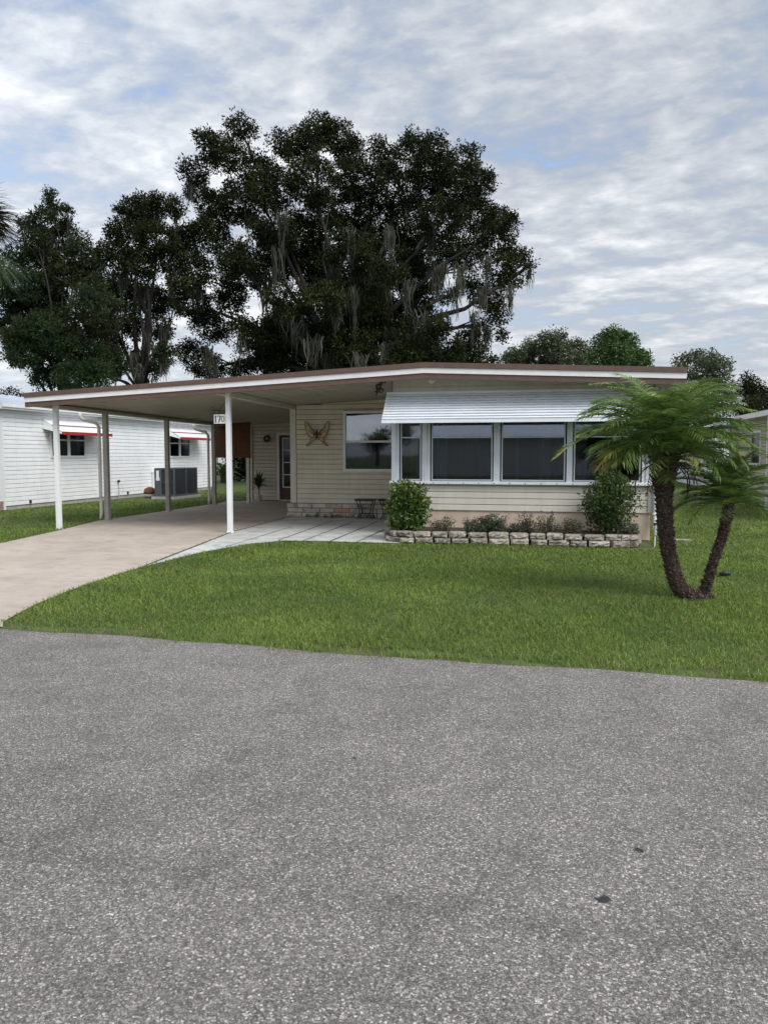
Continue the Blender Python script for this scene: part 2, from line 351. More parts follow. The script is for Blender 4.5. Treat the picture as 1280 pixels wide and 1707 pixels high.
# ------------------------------------------------------------------ ground, road, drive, patio
def road_edge(x):
    return 5.2 - .047*(x+.5) + .03*math.sin(x*1.7+.4) + .018*math.sin(x*5.1) + (0.0 if x < 3 else 0)
def sheet(name, poly, z, mat):
    me = bpy.data.meshes.new(name); me.from_pydata([(x, y, z) for x, y in poly], [], [list(range(len(poly)))]); me.materials.append(mat)
    o = bpy.data.objects.new(name, me); C.objects.link(o); return tag(o, kind='structure')
sheet('ground', [(-900, -900), (900, -900), (900, 900), (-900, 900)], -.012, M['turf'])
xs = [-60+i*.25 for i in range(481)]
sheet('road', [(x, road_edge(max(-12, min(12, x)))) for x in reversed(xs)] + [(-60, -3.2), (60, -3.2)], -.005, M['asphalt'])
DRIVE = [(-8.4, 5.55), (-4.42, 5.42), (-4.56, 5.6), (-4.78, 6.3), (-4.92, 7.0), (-5.03, 8.0), (-5.06, 8.65), (-5.72, 12.94), (-5.84, 16.6), (-5.84, 22.2), (-9.0, 22.2), (-9.5, 21.3), (-9.52, 14.7), (-9.0, 12.56), (-8.62, 10.57)]
sheet('driveway', DRIVE, 0.0, M['drive'])
PATIO = [(-5.045, 8.65), (-4.98, 10.15), (-4.72, 11.3), (-4.3, 11.93), (-3.45, 11.97), (-2.4, 11.95), (-2.4, 16.6), (-5.82, 16.6), (-5.705, 12.94)]
sheet('patio', PATIO, 0.004, M['patio'])
# open slab joints, weeds-dark, as narrow strips of dirt
jm = MB()
def strip(a, b, wd, z):
    a = Vector((*a, z)); b = Vector((*b, z)); n = (b-a).cross(Vector((0, 0, 1))).normalized()*wd/2
    segs = 7; pa = None
    for i in range(segs+1):
        p = a.lerp(b, i/segs); k = .6+.7*random.random()
        q = (p-n*k, p+n*k)
        if pa: jm.face(pa[0], q[0], q[1], pa[1])
        pa = q
for x0, x1 in ((-4.42, -4.6), (-4.0, -4.12), (-3.55, -3.62), (-3.1, -3.12)): strip((x0, 11.9), (x1, 15.7), .03, .0075)
for x0, x1 in ((-4.9, -5.0),): strip((x0, 10.9), (x1, 14.2), .02, .0075)
strip((-5.72, 15.75), (-2.9, 15.7), .018, .0085); strip((-5.6, 13.9), (-4.5, 13.9), .012, .0085); strip((-5.04, 8.7), (-5.71, 12.94), .028, .0095); strip((-5.715, 12.94), (-5.83, 16.55), .024, .0095)
jo = jm.build('slab_joint', M['soil']); tag(jo, kind='structure')

# ------------------------------------------------------------------ grass
def inpoly(x, y, poly):
    inside = np.zeros(len(x), bool); n = len(poly); j = n-1
    for i in range(n):
        xi, yi = poly[i]; xj, yj = poly[j]
        c = ((yi > y) != (yj > y)) & (x < (xj-xi)*(y-yi)/(yj-yi+1e-12)+xi)
        inside ^= c; j = i
    return inside
bands = [(4.9, 7, 5600), (7, 9, 4000), (9, 12, 2500), (12, 16, 1200), (16, 24, 460), (24, 50, 90)]
P = []
for r0, r1, dn in bands:
    wA, wB = (.95, .80) if r1 < 17 else (.70, .66)
    A = .5*(wA+wB)*(r1*r1-r0*r0); n = int(A*dn)
    rr = np.sqrt(rng.uniform(r0*r0, r1*r1, n)); th = R(YAW)+rng.uniform(-wA, wB, n)
    P.append(np.stack([-rr*np.sin(th), rr*np.cos(th), rr], 1))
P = np.concatenate(P); x, y, rr = P.T
jx = x+rng.normal(0, .03, len(x)); jy = y+rng.normal(0, .03, len(x))
edge = 5.2-.047*(x+.5)+.03*np.sin(x*1.7+.4)+.018*np.sin(x*5.1)
ok = (jy > edge+np.abs(rng.normal(0, .03, len(x)))+.03*np.sin(x*7.3)+.02*np.sin(x*17+1)-.02) & ~inpoly(jx, jy, DRIVE) & ~inpoly(jx, jy, PATIO)
ok &= ~((x > -2.85) & (x < 1.5) & (y > 12.08) & (y < 30)) & ~((x > -6) & (x < 1.6) & (y > 16.5) & (y < 30)) & ~((x > -9) & (x < 1.6) & (y > 22.2) & (y < 27))
ok &= ~((x < -13.55) & (y > 16.8)) & ~((x > 5.7) & (y > 19) & (y < 28)) & ~((x > -12.5) & (x < -11.6) & (y > 22.2) & (y < 24))
# thin, worn spots near the road edge and beside the drive
wear = (np.sin(x*2.3+1)*np.sin(y*2.9+.5)+np.sin(x*5.7)*np.sin(y*4.3+2)*.6)
ok &= ~((y < edge+.22) & (wear > .05) & (rng.random(len(x)) < .8))
P = P[ok]; edge = edge[ok]; x, y, rr = P.T; n = len(x)
hgt = rng.uniform(.024, .056, n)*(1+.25*np.sin(x*1.3)*np.sin(y*1.9)); hgt *= np.where(rr > 16, .9, 1)
wid = np.maximum(.0045, .00075*rr)*rng.uniform(.7, 1.35, n)
az = rng.uniform(0, 2*np.pi, n); lean = rng.uniform(.3, 1.7, n)
dx, dy = np.cos(az), np.sin(az); fa = rng.uniform(0, 2*np.pi, n); wx, wy = np.cos(fa)*wid, np.sin(fa)*wid
b0 = np.stack([x, y, np.full(n, -.012)], 1)
W = np.stack([wx, wy, np.zeros(n)], 1); D = np.stack([dx, dy, np.zeros(n)], 1); U = np.array([0, 0, 1.])
mid = b0+D*(hgt*lean*.35)[:, None]+U*(hgt*.62)[:, None]
tip = b0+D*(hgt*lean)[:, None]+U*(hgt*(1.05-.33*lean))[:, None]
V = np.stack([b0-W*.5, b0+W*.5, mid+W*.42, mid-W*.42, tip], 1).reshape(-1, 3)
patch = .5+.5*np.sin(x*1.9+1.3*np.sin(y*1.7))*np.cos(y*2.1+np.sin(x*2.7))*(.6+.4*np.sin(x*.6+y*.4))
wear_p = np.sin(x*1.37+2)*np.sin(y*1.83+x*.5)+.7*np.sin(x*3.9+y)*np.sin(y*4.1)-.6
rn = np.clip(rng.beta(2.2, 2.6, n)*.85+.34*(patch-.5), 0, .86)
strawp = .05+.16*np.clip(wear_p, 0, 1)+.10*np.exp(-((y-edge)/.35)**2)+.12*(np.exp(-(((x+1.2)/.9)**2+((y-6.2)/.35)**2))+np.exp(-(((x-.2)/.8)**2+((y-7.4)/.5)**2)))
rn = np.where(rng.random(n) < strawp, rng.uniform(.9, 1, n), rn)
g_ = np_mesh('grass', V, 5, [[0, 1, 2, 3], [3, 2, 4]], rn, M['grass'])
tag(g_, 'short green lawn grass with scattered straw coloured blades', 'grass', kind='stuff')

# ------------------------------------------------------------------ foliage helpers
def leaves(centers, radii, per, ll, lw, rnd_bias=None, flat=.0, droop=.0, squash=.8):
    """leaf quads clustered round the given centres; returns verts (N*4,3), rnd(N)"""
    centers = np.asarray(centers, float); k = len(centers); radii = np.asarray(radii, float)
    c = np.repeat(centers, per, 0); r = np.repeat(radii, per); n = len(c)
    d = rng.normal(size=(n, 3)); d /= np.linalg.norm(d, axis=1)[:, None]
    rad = r*rng.random(n)**.45
    p = c+d*rad[:, None]*np.array([1, 1, squash])
    a = rng.normal(size=(n, 3)); a = a*.8+d*.9; a[:, 2] -= droop; a /= np.linalg.norm(a, axis=1)[:, None]
    b = rng.normal(size=(n, 3)); b[:, 2] *= (1-flat); b = np.cross(a, b); b /= np.linalg.norm(b, axis=1)[:, None]
    l = ll*rng.uniform(.6, 1.3, n)[:, None]; w_ = lw*rng.uniform(.7, 1.2, n)[:, None]
    nrm = np.cross(a, b)
    V = np.stack([p, p+a*l*.5+b*w_*.5, p+a*l-nrm*l*.12, p+a*l*.5-b*w_*.5], 1).reshape(-1, 3)
    tuft = np.repeat(rng.random(k), per)
    rn = np.clip(.55*tuft+.45*rng.random(n), 0, 1)
    if rnd_bias is not None: rn = np.clip(rn+np.repeat(rnd_bias, per), 0, 1)
    return V, rn
def tuft_centers(clumps, per, shell=.5):
    """clumps: (x,y,z,r) -> tuft centres spread through each, mostly towards its outside"""
    cs = []; rs = []
    for (x, y, z, r) in clumps:
        m = max(3, int(per*(r/1.0)**2))
        d = rng.normal(size=(m, 3)); d /= np.linalg.norm(d, axis=1)[:, None]
        q = r*(shell+(1.02-shell)*rng.random(m)**.7)*np.where(rng.random(m) < .12, rng.uniform(1.0, 1.3, m), 1)
        cs.append(np.array([x, y, z])+d*q[:, None]*np.array([1, 1, .85])); rs.append(np.full(m, 1.0))
    return np.concatenate(cs)
def tree(name, label, Y, spots, leafm, base, trunk_r, crown_z, per=26, leafn=46, ll=.11, lw=.06, tr=.32, dspread=3.5, group=None, cat='tree', limb_every=1, rscale=1.0, droop=0, pw=1.0):
    base = Vector(base); t = thing(name, base, label, cat, group)
    cl = []
    for (px, py, pr) in spots:
        yy = Y+random.uniform(-dspread, dspread)
        p = at(px, py, yy); cl.append((p.x, p.y, p.z, pr/F*(yy+1)*rscale))
    cs = tuft_centers(cl, per)
    V, rn = leaves(cs, tr*rng.uniform(.6, 1.25, len(cs)), leafn, ll, lw, droop=droop)
    cr = np_mesh('crown', V, 4, [[0, 1, 2, 3]], rn, leafm, t)
    mb = MB(); fork = Vector((base.x, base.y, crown_z))
    mb.tube([base-Vector((0, 0, .1)), base+(fork-base)*.5+Vector((.1, 0, 0)), fork], [trunk_r*1.25, trunk_r, trunk_r*.85], 10)
    for i, (x, y, z, r) in enumerate(cl):
        if i % limb_every: continue
        e = Vector((x, y, z)); dist = (e-fork).length
        m1 = fork.lerp(e, .33)+Vector((random.uniform(-.4, .4), random.uniform(-.4, .4), dist*.10*random.uniform(.3, 1.4)))
        m2 = fork.lerp(e, .68)+Vector((random.uniform(-.4, .4), random.uniform(-.4, .4), dist*.06*random.uniform(-.5, 1.4)))
        r0 = trunk_r*random.uniform(.22, .42)
        mb.tube([fork, m1, m2, e], [r0, r0*.66, r0*.38, r0*.12], 6)
        for _ in range(5):
            d = Vector((random.gauss(0, 1), random.gauss(0, 1), random.gauss(.1, .8))).normalized()*r*random.uniform(.7, 1.15)
            s = m2.lerp(e, random.uniform(.2, 1))
            mb.tube([s, s.lerp(e+d, .5)+Vector((0, 0, random.uniform(-.1, .15))), e+d], [r0*.18, r0*.11, .008], 4, False)
    mb.build('trunk', M['bark'], t, smooth=True)
    return t, cl
def moss(t, spots, dens=44):
    Vs = []; rs = []
    for (x, y, z, ln, wd) in spots:
        for _ in range(dens):
            gx, gy = random.gauss(0, wd*.75), random.gauss(0, wd*.6); l = ln*random.uniform(.2, 1.0)*(1-.45*min(1, abs(gx)/(wd*1.6))); z0 = z+random.uniform(-.3, .15)
            ww = random.uniform(.008, .026); a = random.uniform(0, math.pi); ax, ay = math.cos(a), math.sin(a)
            pts = []; ox = oy = 0; sw = random.gauss(0, .06)
            for k in range(5):
                f = k/4; ox += random.gauss(0, .045); oy += random.gauss(0, .045); tp = 1-.6*f
                wk = ww*(.5+math.sin(math.pi*min(1, f*.8+.2)))*(1-f*.6)*(.6+.8*random.random())
                c = (x+gx*tp+ox+sw*f, y+gy*tp+oy, z0-l*f); pts += [(c[0]-ax*wk, c[1]-ay*wk, c[2]), (c[0]+ax*wk, c[1]+ay*wk, c[2])]
            Vs += pts; rs.append(random.random())
    np_mesh('spanish_moss', np.array(Vs), 10, [[0, 1, 3, 2], [2, 3, 5, 4], [4, 5, 7, 6], [6, 7, 9, 8]], np.array(rs), M['moss'], t)

# ------------------------------------------------------------------ big trees behind
OAK = [(400,213,24),(352,243,30),(328,285,24),(378,262,30),(425,285,30),(470,240,22),(530,218,30),(500,240,30),(560,230,30),(585,250,24),
 (330,318,20),(360,350,34),(345,392,36),(400,335,40),(455,315,42),(520,300,45),(590,300,40),(640,262,24),(632,238,12),(690,250,28),(725,243,20),(720,285,40),(770,268,26),
 (660,315,45),(755,320,40),(795,305,28),(590,355,45),(520,370,45),(460,385,40),(680,370,45),(740,370,40),(795,360,34),(830,365,24),(850,372,14),(825,405,30),(866,430,16),(882,443,9),
 (310,400,26),(322,450,34),(390,430,36),(450,445,36),(520,440,44),(590,420,44),(650,430,42),(715,425,36),(775,425,30),(838,445,26),(857,468,13),(480,510,36),(540,500,38),
 (600,490,42),(655,490,38),(700,470,26),(815,490,24),(785,470,18),(828,525,18),(838,553,12),(806,540,11),(560,560,40),(618,545,30),(680,560,28),(500,560,34),(440,560,32),(450,598,32),
 (400,545,22),(352,545,32),(322,505,36),(380,495,28),(322,590,28),(350,615,26),(400,618,20),(520,605,34),(585,600,30),(700,590,34),(665,610,24),(748,588,24),(785,592,20),(812,603,13),(725,545,22),(745,495,12),(610,615,22)]
for _ in range(24):
    a_, q_ = random.uniform(0, 2*math.pi), random.random()**.5
    OAK.append((575+q_*190*math.cos(a_), 490+q_*95*math.sin(a_), random.uniform(24, 38)))
OAK += [(x_, random.uniform(560, 622), random.uniform(24, 34)) for x_ in range(420, 800, 20) if not 618 < x_ < 650]
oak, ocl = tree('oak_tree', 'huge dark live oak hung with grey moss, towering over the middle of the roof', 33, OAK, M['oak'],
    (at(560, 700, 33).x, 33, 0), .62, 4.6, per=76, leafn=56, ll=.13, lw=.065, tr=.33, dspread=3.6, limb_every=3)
ms = []
for (px, py, lp, wd) in [(490,530,62,.35),(478,520,50,.3),(505,540,45,.25),(402,400,70,.2),(385,420,50,.15),(450,450,60,.25),(462,410,90,.25),(440,480,60,.2),(605,440,90,.35),(590,480,70,.3),(640,460,70,.3),(555,520,70,.3),
    (725,450,55,.25),(738,440,50,.2),(700,520,60,.25),(660,550,60,.3),(345,580,50,.2),(355,590,50,.15),(625,580,40,.15),(640,575,45,.12),(560,430,60,.2),(520,560,60,.3),(575,560,55,.3),(540,470,60,.2),(680,470,60,.3),
    (760,470,60,.2),(790,520,50,.1),(803,480,40,.12),(812,430,50,.15),(330,470,60,.2),(415,350,50,.15),(470,350,60,.2),(650,380,60,.2),(585,380,60,.2),(720,380,50,.2),(768,440,50,.2),(850,480,40,.08),(615,500,80,.3),(735,520,60,.2),
    (545,590,40,.2),(600,590,45,.3),(660,590,45,.2)]:
    yy = 33-random.uniform(1.0, 3.6); p = at(px, py, yy); ms.append((p.x, p.y, p.z, lp/F*33*1.15, wd))
for (x, y, z, r) in ocl:
    if random.random() < .15: ms.append((x+random.uniform(-.6, .6)*r, y, z-r*.5, random.uniform(.6, 1.6), .12))
moss(oak, ms)
LOAK = [(213,345,20),(235,335,12),(262,340,20),(292,345,18),(240,365,30),(205,388,28),(262,395,32),(178,425,26),(228,440,36),(285,430,26),(200,480,32),(252,500,34),(172,505,24),(222,548,20),(268,548,22),(275,590,20),(190,580,20),
 (228,600,20),(258,612,14),(300,470,20),(290,510,14),(210,520,20),(165,560,24),(300,395,18),(180,615,20)]
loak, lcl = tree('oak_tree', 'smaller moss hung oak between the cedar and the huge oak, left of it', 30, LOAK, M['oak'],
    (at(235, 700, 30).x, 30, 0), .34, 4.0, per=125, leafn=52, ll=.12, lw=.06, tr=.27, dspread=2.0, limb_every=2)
ms = []
for (px, py, lp, wd) in [(275,545,75,.15),(270,580,55,.12),(238,480,50,.1),(205,450,50,.12),(222,590,40,.12),(250,560,50,.12),(192,540,50,.1),(285,470,50,.12),(232,610,25,.08)]:
    yy = 30-random.uniform(.5, 2.0); p = at(px, py, yy); ms.append((p.x, p.y, p.z, lp/F*30*1.1, wd))
for (x, y, z, r) in lcl:
    if random.random() < .3: ms.append((x, y, z-r*.5, random.uniform(.5, 1.2), .1))
moss(loak, ms)
CED = [(80,322,10),(88,345,16),(72,362,20),(112,352,10),(110,380,18),(45,372,14),(60,395,26),(95,405,30),(132,402,14),(135,425,24),(35,425,26),(75,440,36),(148,450,28),(105,465,38),(35,475,34),(12,500,26),(150,500,32),(75,505,40),
 (20,540,30),(60,550,38),(115,540,42),(165,540,24),(40,590,34),(90,595,40),(140,590,36),(180,590,22),(75,630,24),(120,630,32),(165,625,28),(30,565,26),(195,612,18),(8,455,22),(160,475,22),(182,540,20),(150,610,30),(190,500,14),(60,510,34),(100,560,36)]
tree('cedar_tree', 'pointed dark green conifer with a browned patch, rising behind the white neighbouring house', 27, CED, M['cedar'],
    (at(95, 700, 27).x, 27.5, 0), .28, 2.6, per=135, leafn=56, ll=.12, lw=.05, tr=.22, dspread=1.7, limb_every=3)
G = 'trees showing over the right end of the roof'
tree('pine_tree', 'hazy olive tree top just over the roof, just right of the huge oak', 52, [(860,590,16),(845,600,12),(885,580,16),(912,568,17),(930,562,12),(900,595,18),(935,585,18),(962,580,14),(980,590,12),(955,600,16),(925,605,16),(975,605,12),(870,605,16)],
    M['ftree'], (at(915, 700, 52).x, 52, 0), .3, 5.0, per=60, leafn=44, ll=.17, lw=.09, tr=.42, dspread=2.0, group=G)
tree('round_tree', 'dense bright green round tree top over the right part of the roof', 46, [(1020,560,13),(1005,575,17),(1040,572,18),(1025,590,24),(1000,600,18),(1055,590,16),(1068,600,12),(1045,607,18),(1075,607,7),(1035,562,10)],
    M['gtree'], (at(1030, 700, 46).x, 46, 0), .25, 4.5, per=80, leafn=54, ll=.15, lw=.08, tr=.36, dspread=1.6, group=G)
tree('leafy_tree', 'loose green tree top directly behind the palm crown', 40, [(1140,602,13),(1160,598,14),(1180,602,18),(1200,612,16),(1170,620,22),(1205,635,18),(1218,655,12),(1150,640,22),(1185,655,22),(1165,680,22),(1130,612,8),(1200,680,16)],
    M['ftree'], (at(1175, 740, 40).x, 40, 0), .25, 2.6, per=60, leafn=46, ll=.14, lw=.07, tr=.34, dspread=1.6, group=G)
tree('dark_tree', 'dark ragged tree top at the right edge of the photo', 44, [(1250,632,10),(1240,650,15),(1262,655,15),(1250,675,18),(1275,680,16),(1235,680,12),(1262,700,18),(1285,700,18),(1300,670,18)],
    M['oak'], (at(1258, 740, 44).x, 44, 0), .22, 2.6, per=70, leafn=50, ll=.15, lw=.07, tr=.34, dspread=1.4, group=G)
tree('distant_tree', 'sparse sprigs of a tree showing above the white roof at far left', 42, [(6,652,6),(20,650,6),(28,655,5),(-8,655,9),(36,660,4),(0,662,8),(-25,650,14)],
    M['oak'], (at(0, 740, 42).x, 42, 0), .15, 3.2, per=50, leafn=30, ll=.14, lw=.07, tr=.26, dspread=.8)

# ------------------------------------------------------------------ palm fronds
def frond(acc, rn, rach, base, azim, el0, length, droop, nl=46, ll=.22, lw=.011, tint=.5, twist=0, tipy=0.0, hang=.35):
    base = Vector(base); K = 14; pts = [base]; dirs = []
    for k in range(K):
        f = k/(K-1); el = el0-droop*(f**1.15)
        d = Vector((math.cos(azim)*math.cos(el), math.sin(azim)*math.cos(el), math.sin(el))); dirs.append(d)
        pts.append(pts[-1]+d*length/K)
    rach.tube(pts[::2]+[pts[-1]], [max(.0025, .008*(1-i/9)) for i in range(len(pts[::2])+1)], 5, False)
    side0 = Vector((-math.sin(azim), math.cos(azim), 0))
    for i in range(nl):
        f = .14+.86*i/(nl-1); q = f*(len(pts)-1); j = min(int(q), len(pts)-2); p = pts[j].lerp(pts[j+1], q-j); d = dirs[min(j, K-1)]
        upv = side0.cross(d).normalized()
        if upv.z < 0: upv = -upv
        L_ = ll*(.45+.75*math.sin(math.pi*min(1, f*.92+.06))**.7)*random.uniform(.85, 1.12)
        if f > .93: L_ *= .8
        ang = R(80-30*f)+random.gauss(0, .09)
        for s in (-1, 1):
            dd = (d*math.cos(ang)+side0*s*math.sin(ang)*.95+upv*random.uniform(.12, .42)).normalized()
            cur = p; row = []
            wv = d*.5+upv*.5; wv = (wv-dd*wv.dot(dd)).normalized()
            for k in range(5):
                g = k/4; wk = lw*(.55+.45*math.sin(math.pi*min(1, g+.25)))*(1-g**3)+.0004
                row += [cur-wv*wk*.5, cur+wv*wk*.5]
                dd = (dd+Vector((0, 0, -hang*(g+.25)*.55))).normalized()
                cur = cur+dd*L_/4
            acc.extend([tuple(z) for z in row])
            tt = min(.86, max(0, tint+random.gauss(0, .17)))
            if tipy and f > 1-tipy: tt = .86+.14*random.random()*min(1, (f-(1-tipy))*3)
            rn.append(tt)
LF = [[0, 1, 3, 2], [2, 3, 5, 4], [4, 5, 7, 6], [6, 7, 9, 8]]
def fan_trunk(mb, path, rad, n=26, dens=1.0, bark_bump=.012):
    """knobby trunk: smooth path swept with bumps and short leaf stubs"""
    P_ = [Vector(p) for p in path]; S = []; Rr = []
    K = 14
    for i in range(len(P_)-1):
        p0 = P_[max(i-1, 0)]; p1 = P_[i]; p2 = P_[i+1]; p3 = P_[min(i+2, len(P_)-1)]
        for k in range(K):
            t = k/K; S.append(.5*((2*p1)+(p2-p0)*t+(2*p0-5*p1+4*p2-p3)*t*t+(3*p1-3*p2+p3-p0)*t**3)); Rr.append(rad[i]*(1-t)+rad[i+1]*t)
    S.append(P_[-1]); Rr.append(rad[-1])
    acc = 0; la = None; prev = None; rings = []
    for k, p in enumerate(S):
        d = (S[min(k+1, len(S)-1)]-S[max(k-1, 0)]).normalized()
        a = d.cross(Vector((0, 1, 0))); 
        if a.length < .1: a = d.cross(Vector((1, 0, 0)))
        a.normalize(); b = d.cross(a)
        ring = []
        for q in range(n):
            th = q*2*math.pi/n; mb.cur = random.uniform(0, .35)
            rr_ = Rr[k]*(1+random.uniform(-.06, .06))
            ring.append(mb.pt(p+(a*math.cos(th)+b*math.sin(th))*rr_))
        rings.append(ring)
        if k:
            seg = (p-S[k-1]).length; acc += seg
            m = int(seg*dens*Rr[k]*8500)+1
            for _ in range(m):
                th = random.uniform(0, 2*math.pi); o = a*math.cos(th)+b*math.sin(th); tng = d.cross(o)
                c = p+o*Rr[k]*.97+d*random.uniform(-.01, .01); s_ = random.uniform(.010, .019)
                tip = c+o*random.uniform(.010, .030)+d*random.uniform(.004, .018)
                mb.cur = random.uniform(.1, .6); i0 = mb.pt(c-tng*s_); i1 = mb.pt(c+tng*s_); i2 = mb.pt(c-d*s_*.9); i3 = mb.pt(c+d*s_*.6)
                mb.cur = random.uniform(.6, 1) ; i4 = mb.pt(tip-tng*s_*.4); i5 = mb.pt(tip+tng*s_*.4)
                mb.f += [[i0, i2, i4], [i2, i1, i5], [i2, i5, i4], [i1, i3, i5], [i3, i0, i4], [i3, i4, i5]]
    for k in range(len(rings)-1):
        for q in range(n): mb.f.append([rings[k][q], rings[k][(q+1) % n], rings[k+1][(q+1) % n], rings[k+1][q]])
    mb.f.append(rings[0][::-1]); mb.f.append(rings[-1])
PX = 7.95
palm = thing('palm_tree', (1.40, PX, 0), 'twin trunked date palm with a V shaped base growing on the front lawn', 'palm tree')
mb = MB(); fan_trunk(mb, [(1.52, PX+.02, -.03), (1.40, PX, .015), (1.27, PX, .05), (1.185, PX, .17), (1.12, PX, .40), (1.075, PX, .68), (1.05, PX, 1.0), (1.045, PX, 1.2), (1.045, PX, 1.38)], [.055, .07, .074, .070, .066, .070, .078, .098, .09])
mb.build('trunk', M['pbark'], palm)
mb = MB(); fan_trunk(mb, [(1.42, PX+.03, 0), (1.46, PX+.02, .10), (1.51, PX+.02, .30), (1.58, PX+.03, .55), (1.635, PX+.03, .80), (1.65, PX+.03, .95)], [.06, .050, .043, .043, .046, .045])
mb.build('trunk', M['pbark'], palm)
acc, rn, ra = [], [], MB(); ga = math.pi*(3-math.sqrt(5))
for i in range(90):
    f = i/89; el = R(86-66*f**.9); az_ = i*ga+random.gauss(0, .15)
    ln = (.84-.22*f**2)*random.uniform(.88, 1.08)*(1.1 if abs(math.cos(az_)) > .5 else .9)
    tint = .60-.16*f+random.gauss(0, .12)
    frond(acc, rn, ra, (1.045+.05*math.cos(az_), PX+.05*math.sin(az_), 1.55-.15*f), az_, el, ln, R(64+34*random.random()-6*f), 38, .20, .0125, tint, tipy=.2 if (f > .85 and random.random() < .25) else 0, hang=.70)
# the long low fronds that reach out left over the window and right
frond(acc, rn, ra, (1.0, PX-.05, 1.46), R(187), R(32), 1.10, R(78), 38, .2, .0135, .6, tipy=.2)
frond(acc, rn, ra, (1.0, PX-.06, 1.42), R(200), R(22), .72, R(75), 40, .22, .0125, .75, tipy=.5)
frond(acc, rn, ra, (1.1, PX, 1.46), R(-8), R(24), 1.1, R(52), 46, .22, .0125, .5)
frond(acc, rn, ra, (1.1, PX, 1.44), R(4), R(12), 1.05, R(40), 46, .22, .0125, .45)
frond(acc, rn, ra, (1.1, PX-.03, 1.46), R(-20), R(36), 1.0, R(60), 46, .22, .0125, .6)
frond(acc, rn, ra, (1.05, PX-.07, 1.40), R(268), R(-5), .42, R(60), 34, .19, .0125, .6)
frond(acc, rn, ra, (1.02, PX-.07, 1.44), R(250), R(20), .62, R(85), 36, .2, .0125, .65)
frond(acc, rn, ra, (1.08, PX-.07, 1.44), R(292), R(22), .62, R(85), 36, .2, .0125, .62)
np_mesh('crown', np.array(acc), 10, LF, np.array(rn), M['frond'], palm); 
ra.build('frond_stalk', M['rach'], palm)
acc, rn = [], []; ra = MB()
for i in range(34):
    f = i/33; el = R(84-78*f); az_ = i*ga
    frond(acc, rn, ra, (1.65, PX+.03, .98-.05*f), az_, el+R(8), .54*random.uniform(.85, 1.12), R(58+20*random.random()), 36, .16, .010, .42+random.gauss(0, .1), hang=.45)
np_mesh('crown', np.array(acc), 10, LF, np.array(rn), M['frond'], palm)
ra.build('frond_stalk', M['rach'], palm)
acc, rn = [], []; ra = MB()
for i in range(16):
    az_ = random.uniform(0, 6.28); frond(acc, rn, ra, (1.045+.09*math.cos(az_), PX+.09*math.sin(az_), 1.33), az_, R(random.uniform(-30, 10)), random.uniform(.22, .42), R(75), 14, .12, .009, .5, hang=.5)
for az_, e_, l_ in ((20, 2, .34), (-15, 12, .40), (-35, 25, .36), (5, 24, .42), (178, 2, .2), (10, 14, .36), (-28, 4, .3)):   # dried flower stalks
    frond(acc, rn, ra, (1.08, PX-.04, 1.38), R(az_), R(e_), l_, R(35), 26, .10, .008, .7, hang=.3)
np_mesh('dead_fronds', np.array(acc), 10, LF, np.array(rn), M['deadfrond'], palm)
ra.build('dead_stalk', M['deadfrond'], palm)
mb = MB()
for i in range(90):     # ragged fibre and cut leaf bases under the crown
    az_ = random.uniform(0, 6.28); z0 = random.uniform(1.14, 1.42); o = Vector((math.cos(az_), math.sin(az_), 0)); c = Vector((1.045, PX, z0))+o*.085
    mb.cur = random.uniform(.1, .8); e = c+o*random.uniform(.03, .085)+Vector((0, 0, random.uniform(.03, .10)))
    mb.tube([c, e], [.016, .006], 5)
mb.build('leaf_bases', M['pbark'], palm)

# dead-skirted fan palm whose crown only just enters at the left edge
def fan_leaf(acc, rn, rach, base, azim, el, stalk, size, tint, n=30):
    base = Vector(base); d = Vector((math.cos(azim)*math.cos(el), math.sin(azim)*math.cos(el), math.sin(el)))
    hub = base+d*stalk; rach.tube([base, hub], [.02, .012], 5)
    s = Vector((-math.sin(azim), math.cos(azim), 0)); upv = s.cross(d)
    for i in range(n):
        a = R(-115+230*i/(n-1)); dd = (d*math.cos(a)+s*math.sin(a)+upv*random.uniform(-.1, .15)).normalized()
        l = size*random.uniform(.8, 1.1); wv = dd.cross(upv).normalized(); cur = hub
        for k in range(5):
            g = k/4; wk = .02*(1-g*.9); acc.append(tuple(cur-wv*wk)); acc.append(tuple(cur+wv*wk))
            dd = (dd+Vector((random.gauss(0, .03), random.gauss(0, .03), -.16*g-.06))).normalized(); cur = cur+dd*l/4
        rn.append(min(1, max(0, tint+random.gauss(0, .15))))
cp = at(-52, 385, 15.0)
fp = thing('fan_palm', (cp.x, cp.y, 0), 'tall fan palm with dead brown fronds, cut off by the left edge', 'palm tree')
acc, rn, ra = [], [], MB(); acc2, rn2 = [], []
for i in range(30):
    az_ = i*ga; f = i/29
    if i % 2: fan_leaf(acc, rn, ra, (cp.x, cp.y, cp.z+.2), az_, R(60-90*f), .55, .75, .5)
    else: fan_leaf(acc2, rn2, ra, (cp.x, cp.y, cp.z), az_, R(30-100*f), .5, .7, .45)
for az_, el in ((5, 12), (15, -2), (-12, 4), (-5, 20), (22, -14)): fan_leaf(acc2, rn2, ra, (cp.x, cp.y, cp.z+.15), R(az_), R(el), .6, .75, .35, 34)
for az_, el in ((0, -38), (14, -48), (-14, -30)): fan_leaf(acc, rn, ra, (cp.x, cp.y, cp.z-.1), R(az_), R(el), .8, .95, .35, 34)
np_mesh('crown', np.array(acc), 10, LF, np.array(rn), M['shrub'], fp); np_mesh('dead_fronds', np.array(acc2), 10, LF, np.array(rn2), M['deadfrond'], fp)
ra.build('frond_stalk', M['rach'], fp)
mb = MB(); fan_trunk(mb, [(cp.x, cp.y, -.05), (cp.x, cp.y, 2.5), (cp.x, cp.y, cp.z+.1)], [.2, .17, .19], 20, .12); mb.build('trunk', M['pbark'], fp)

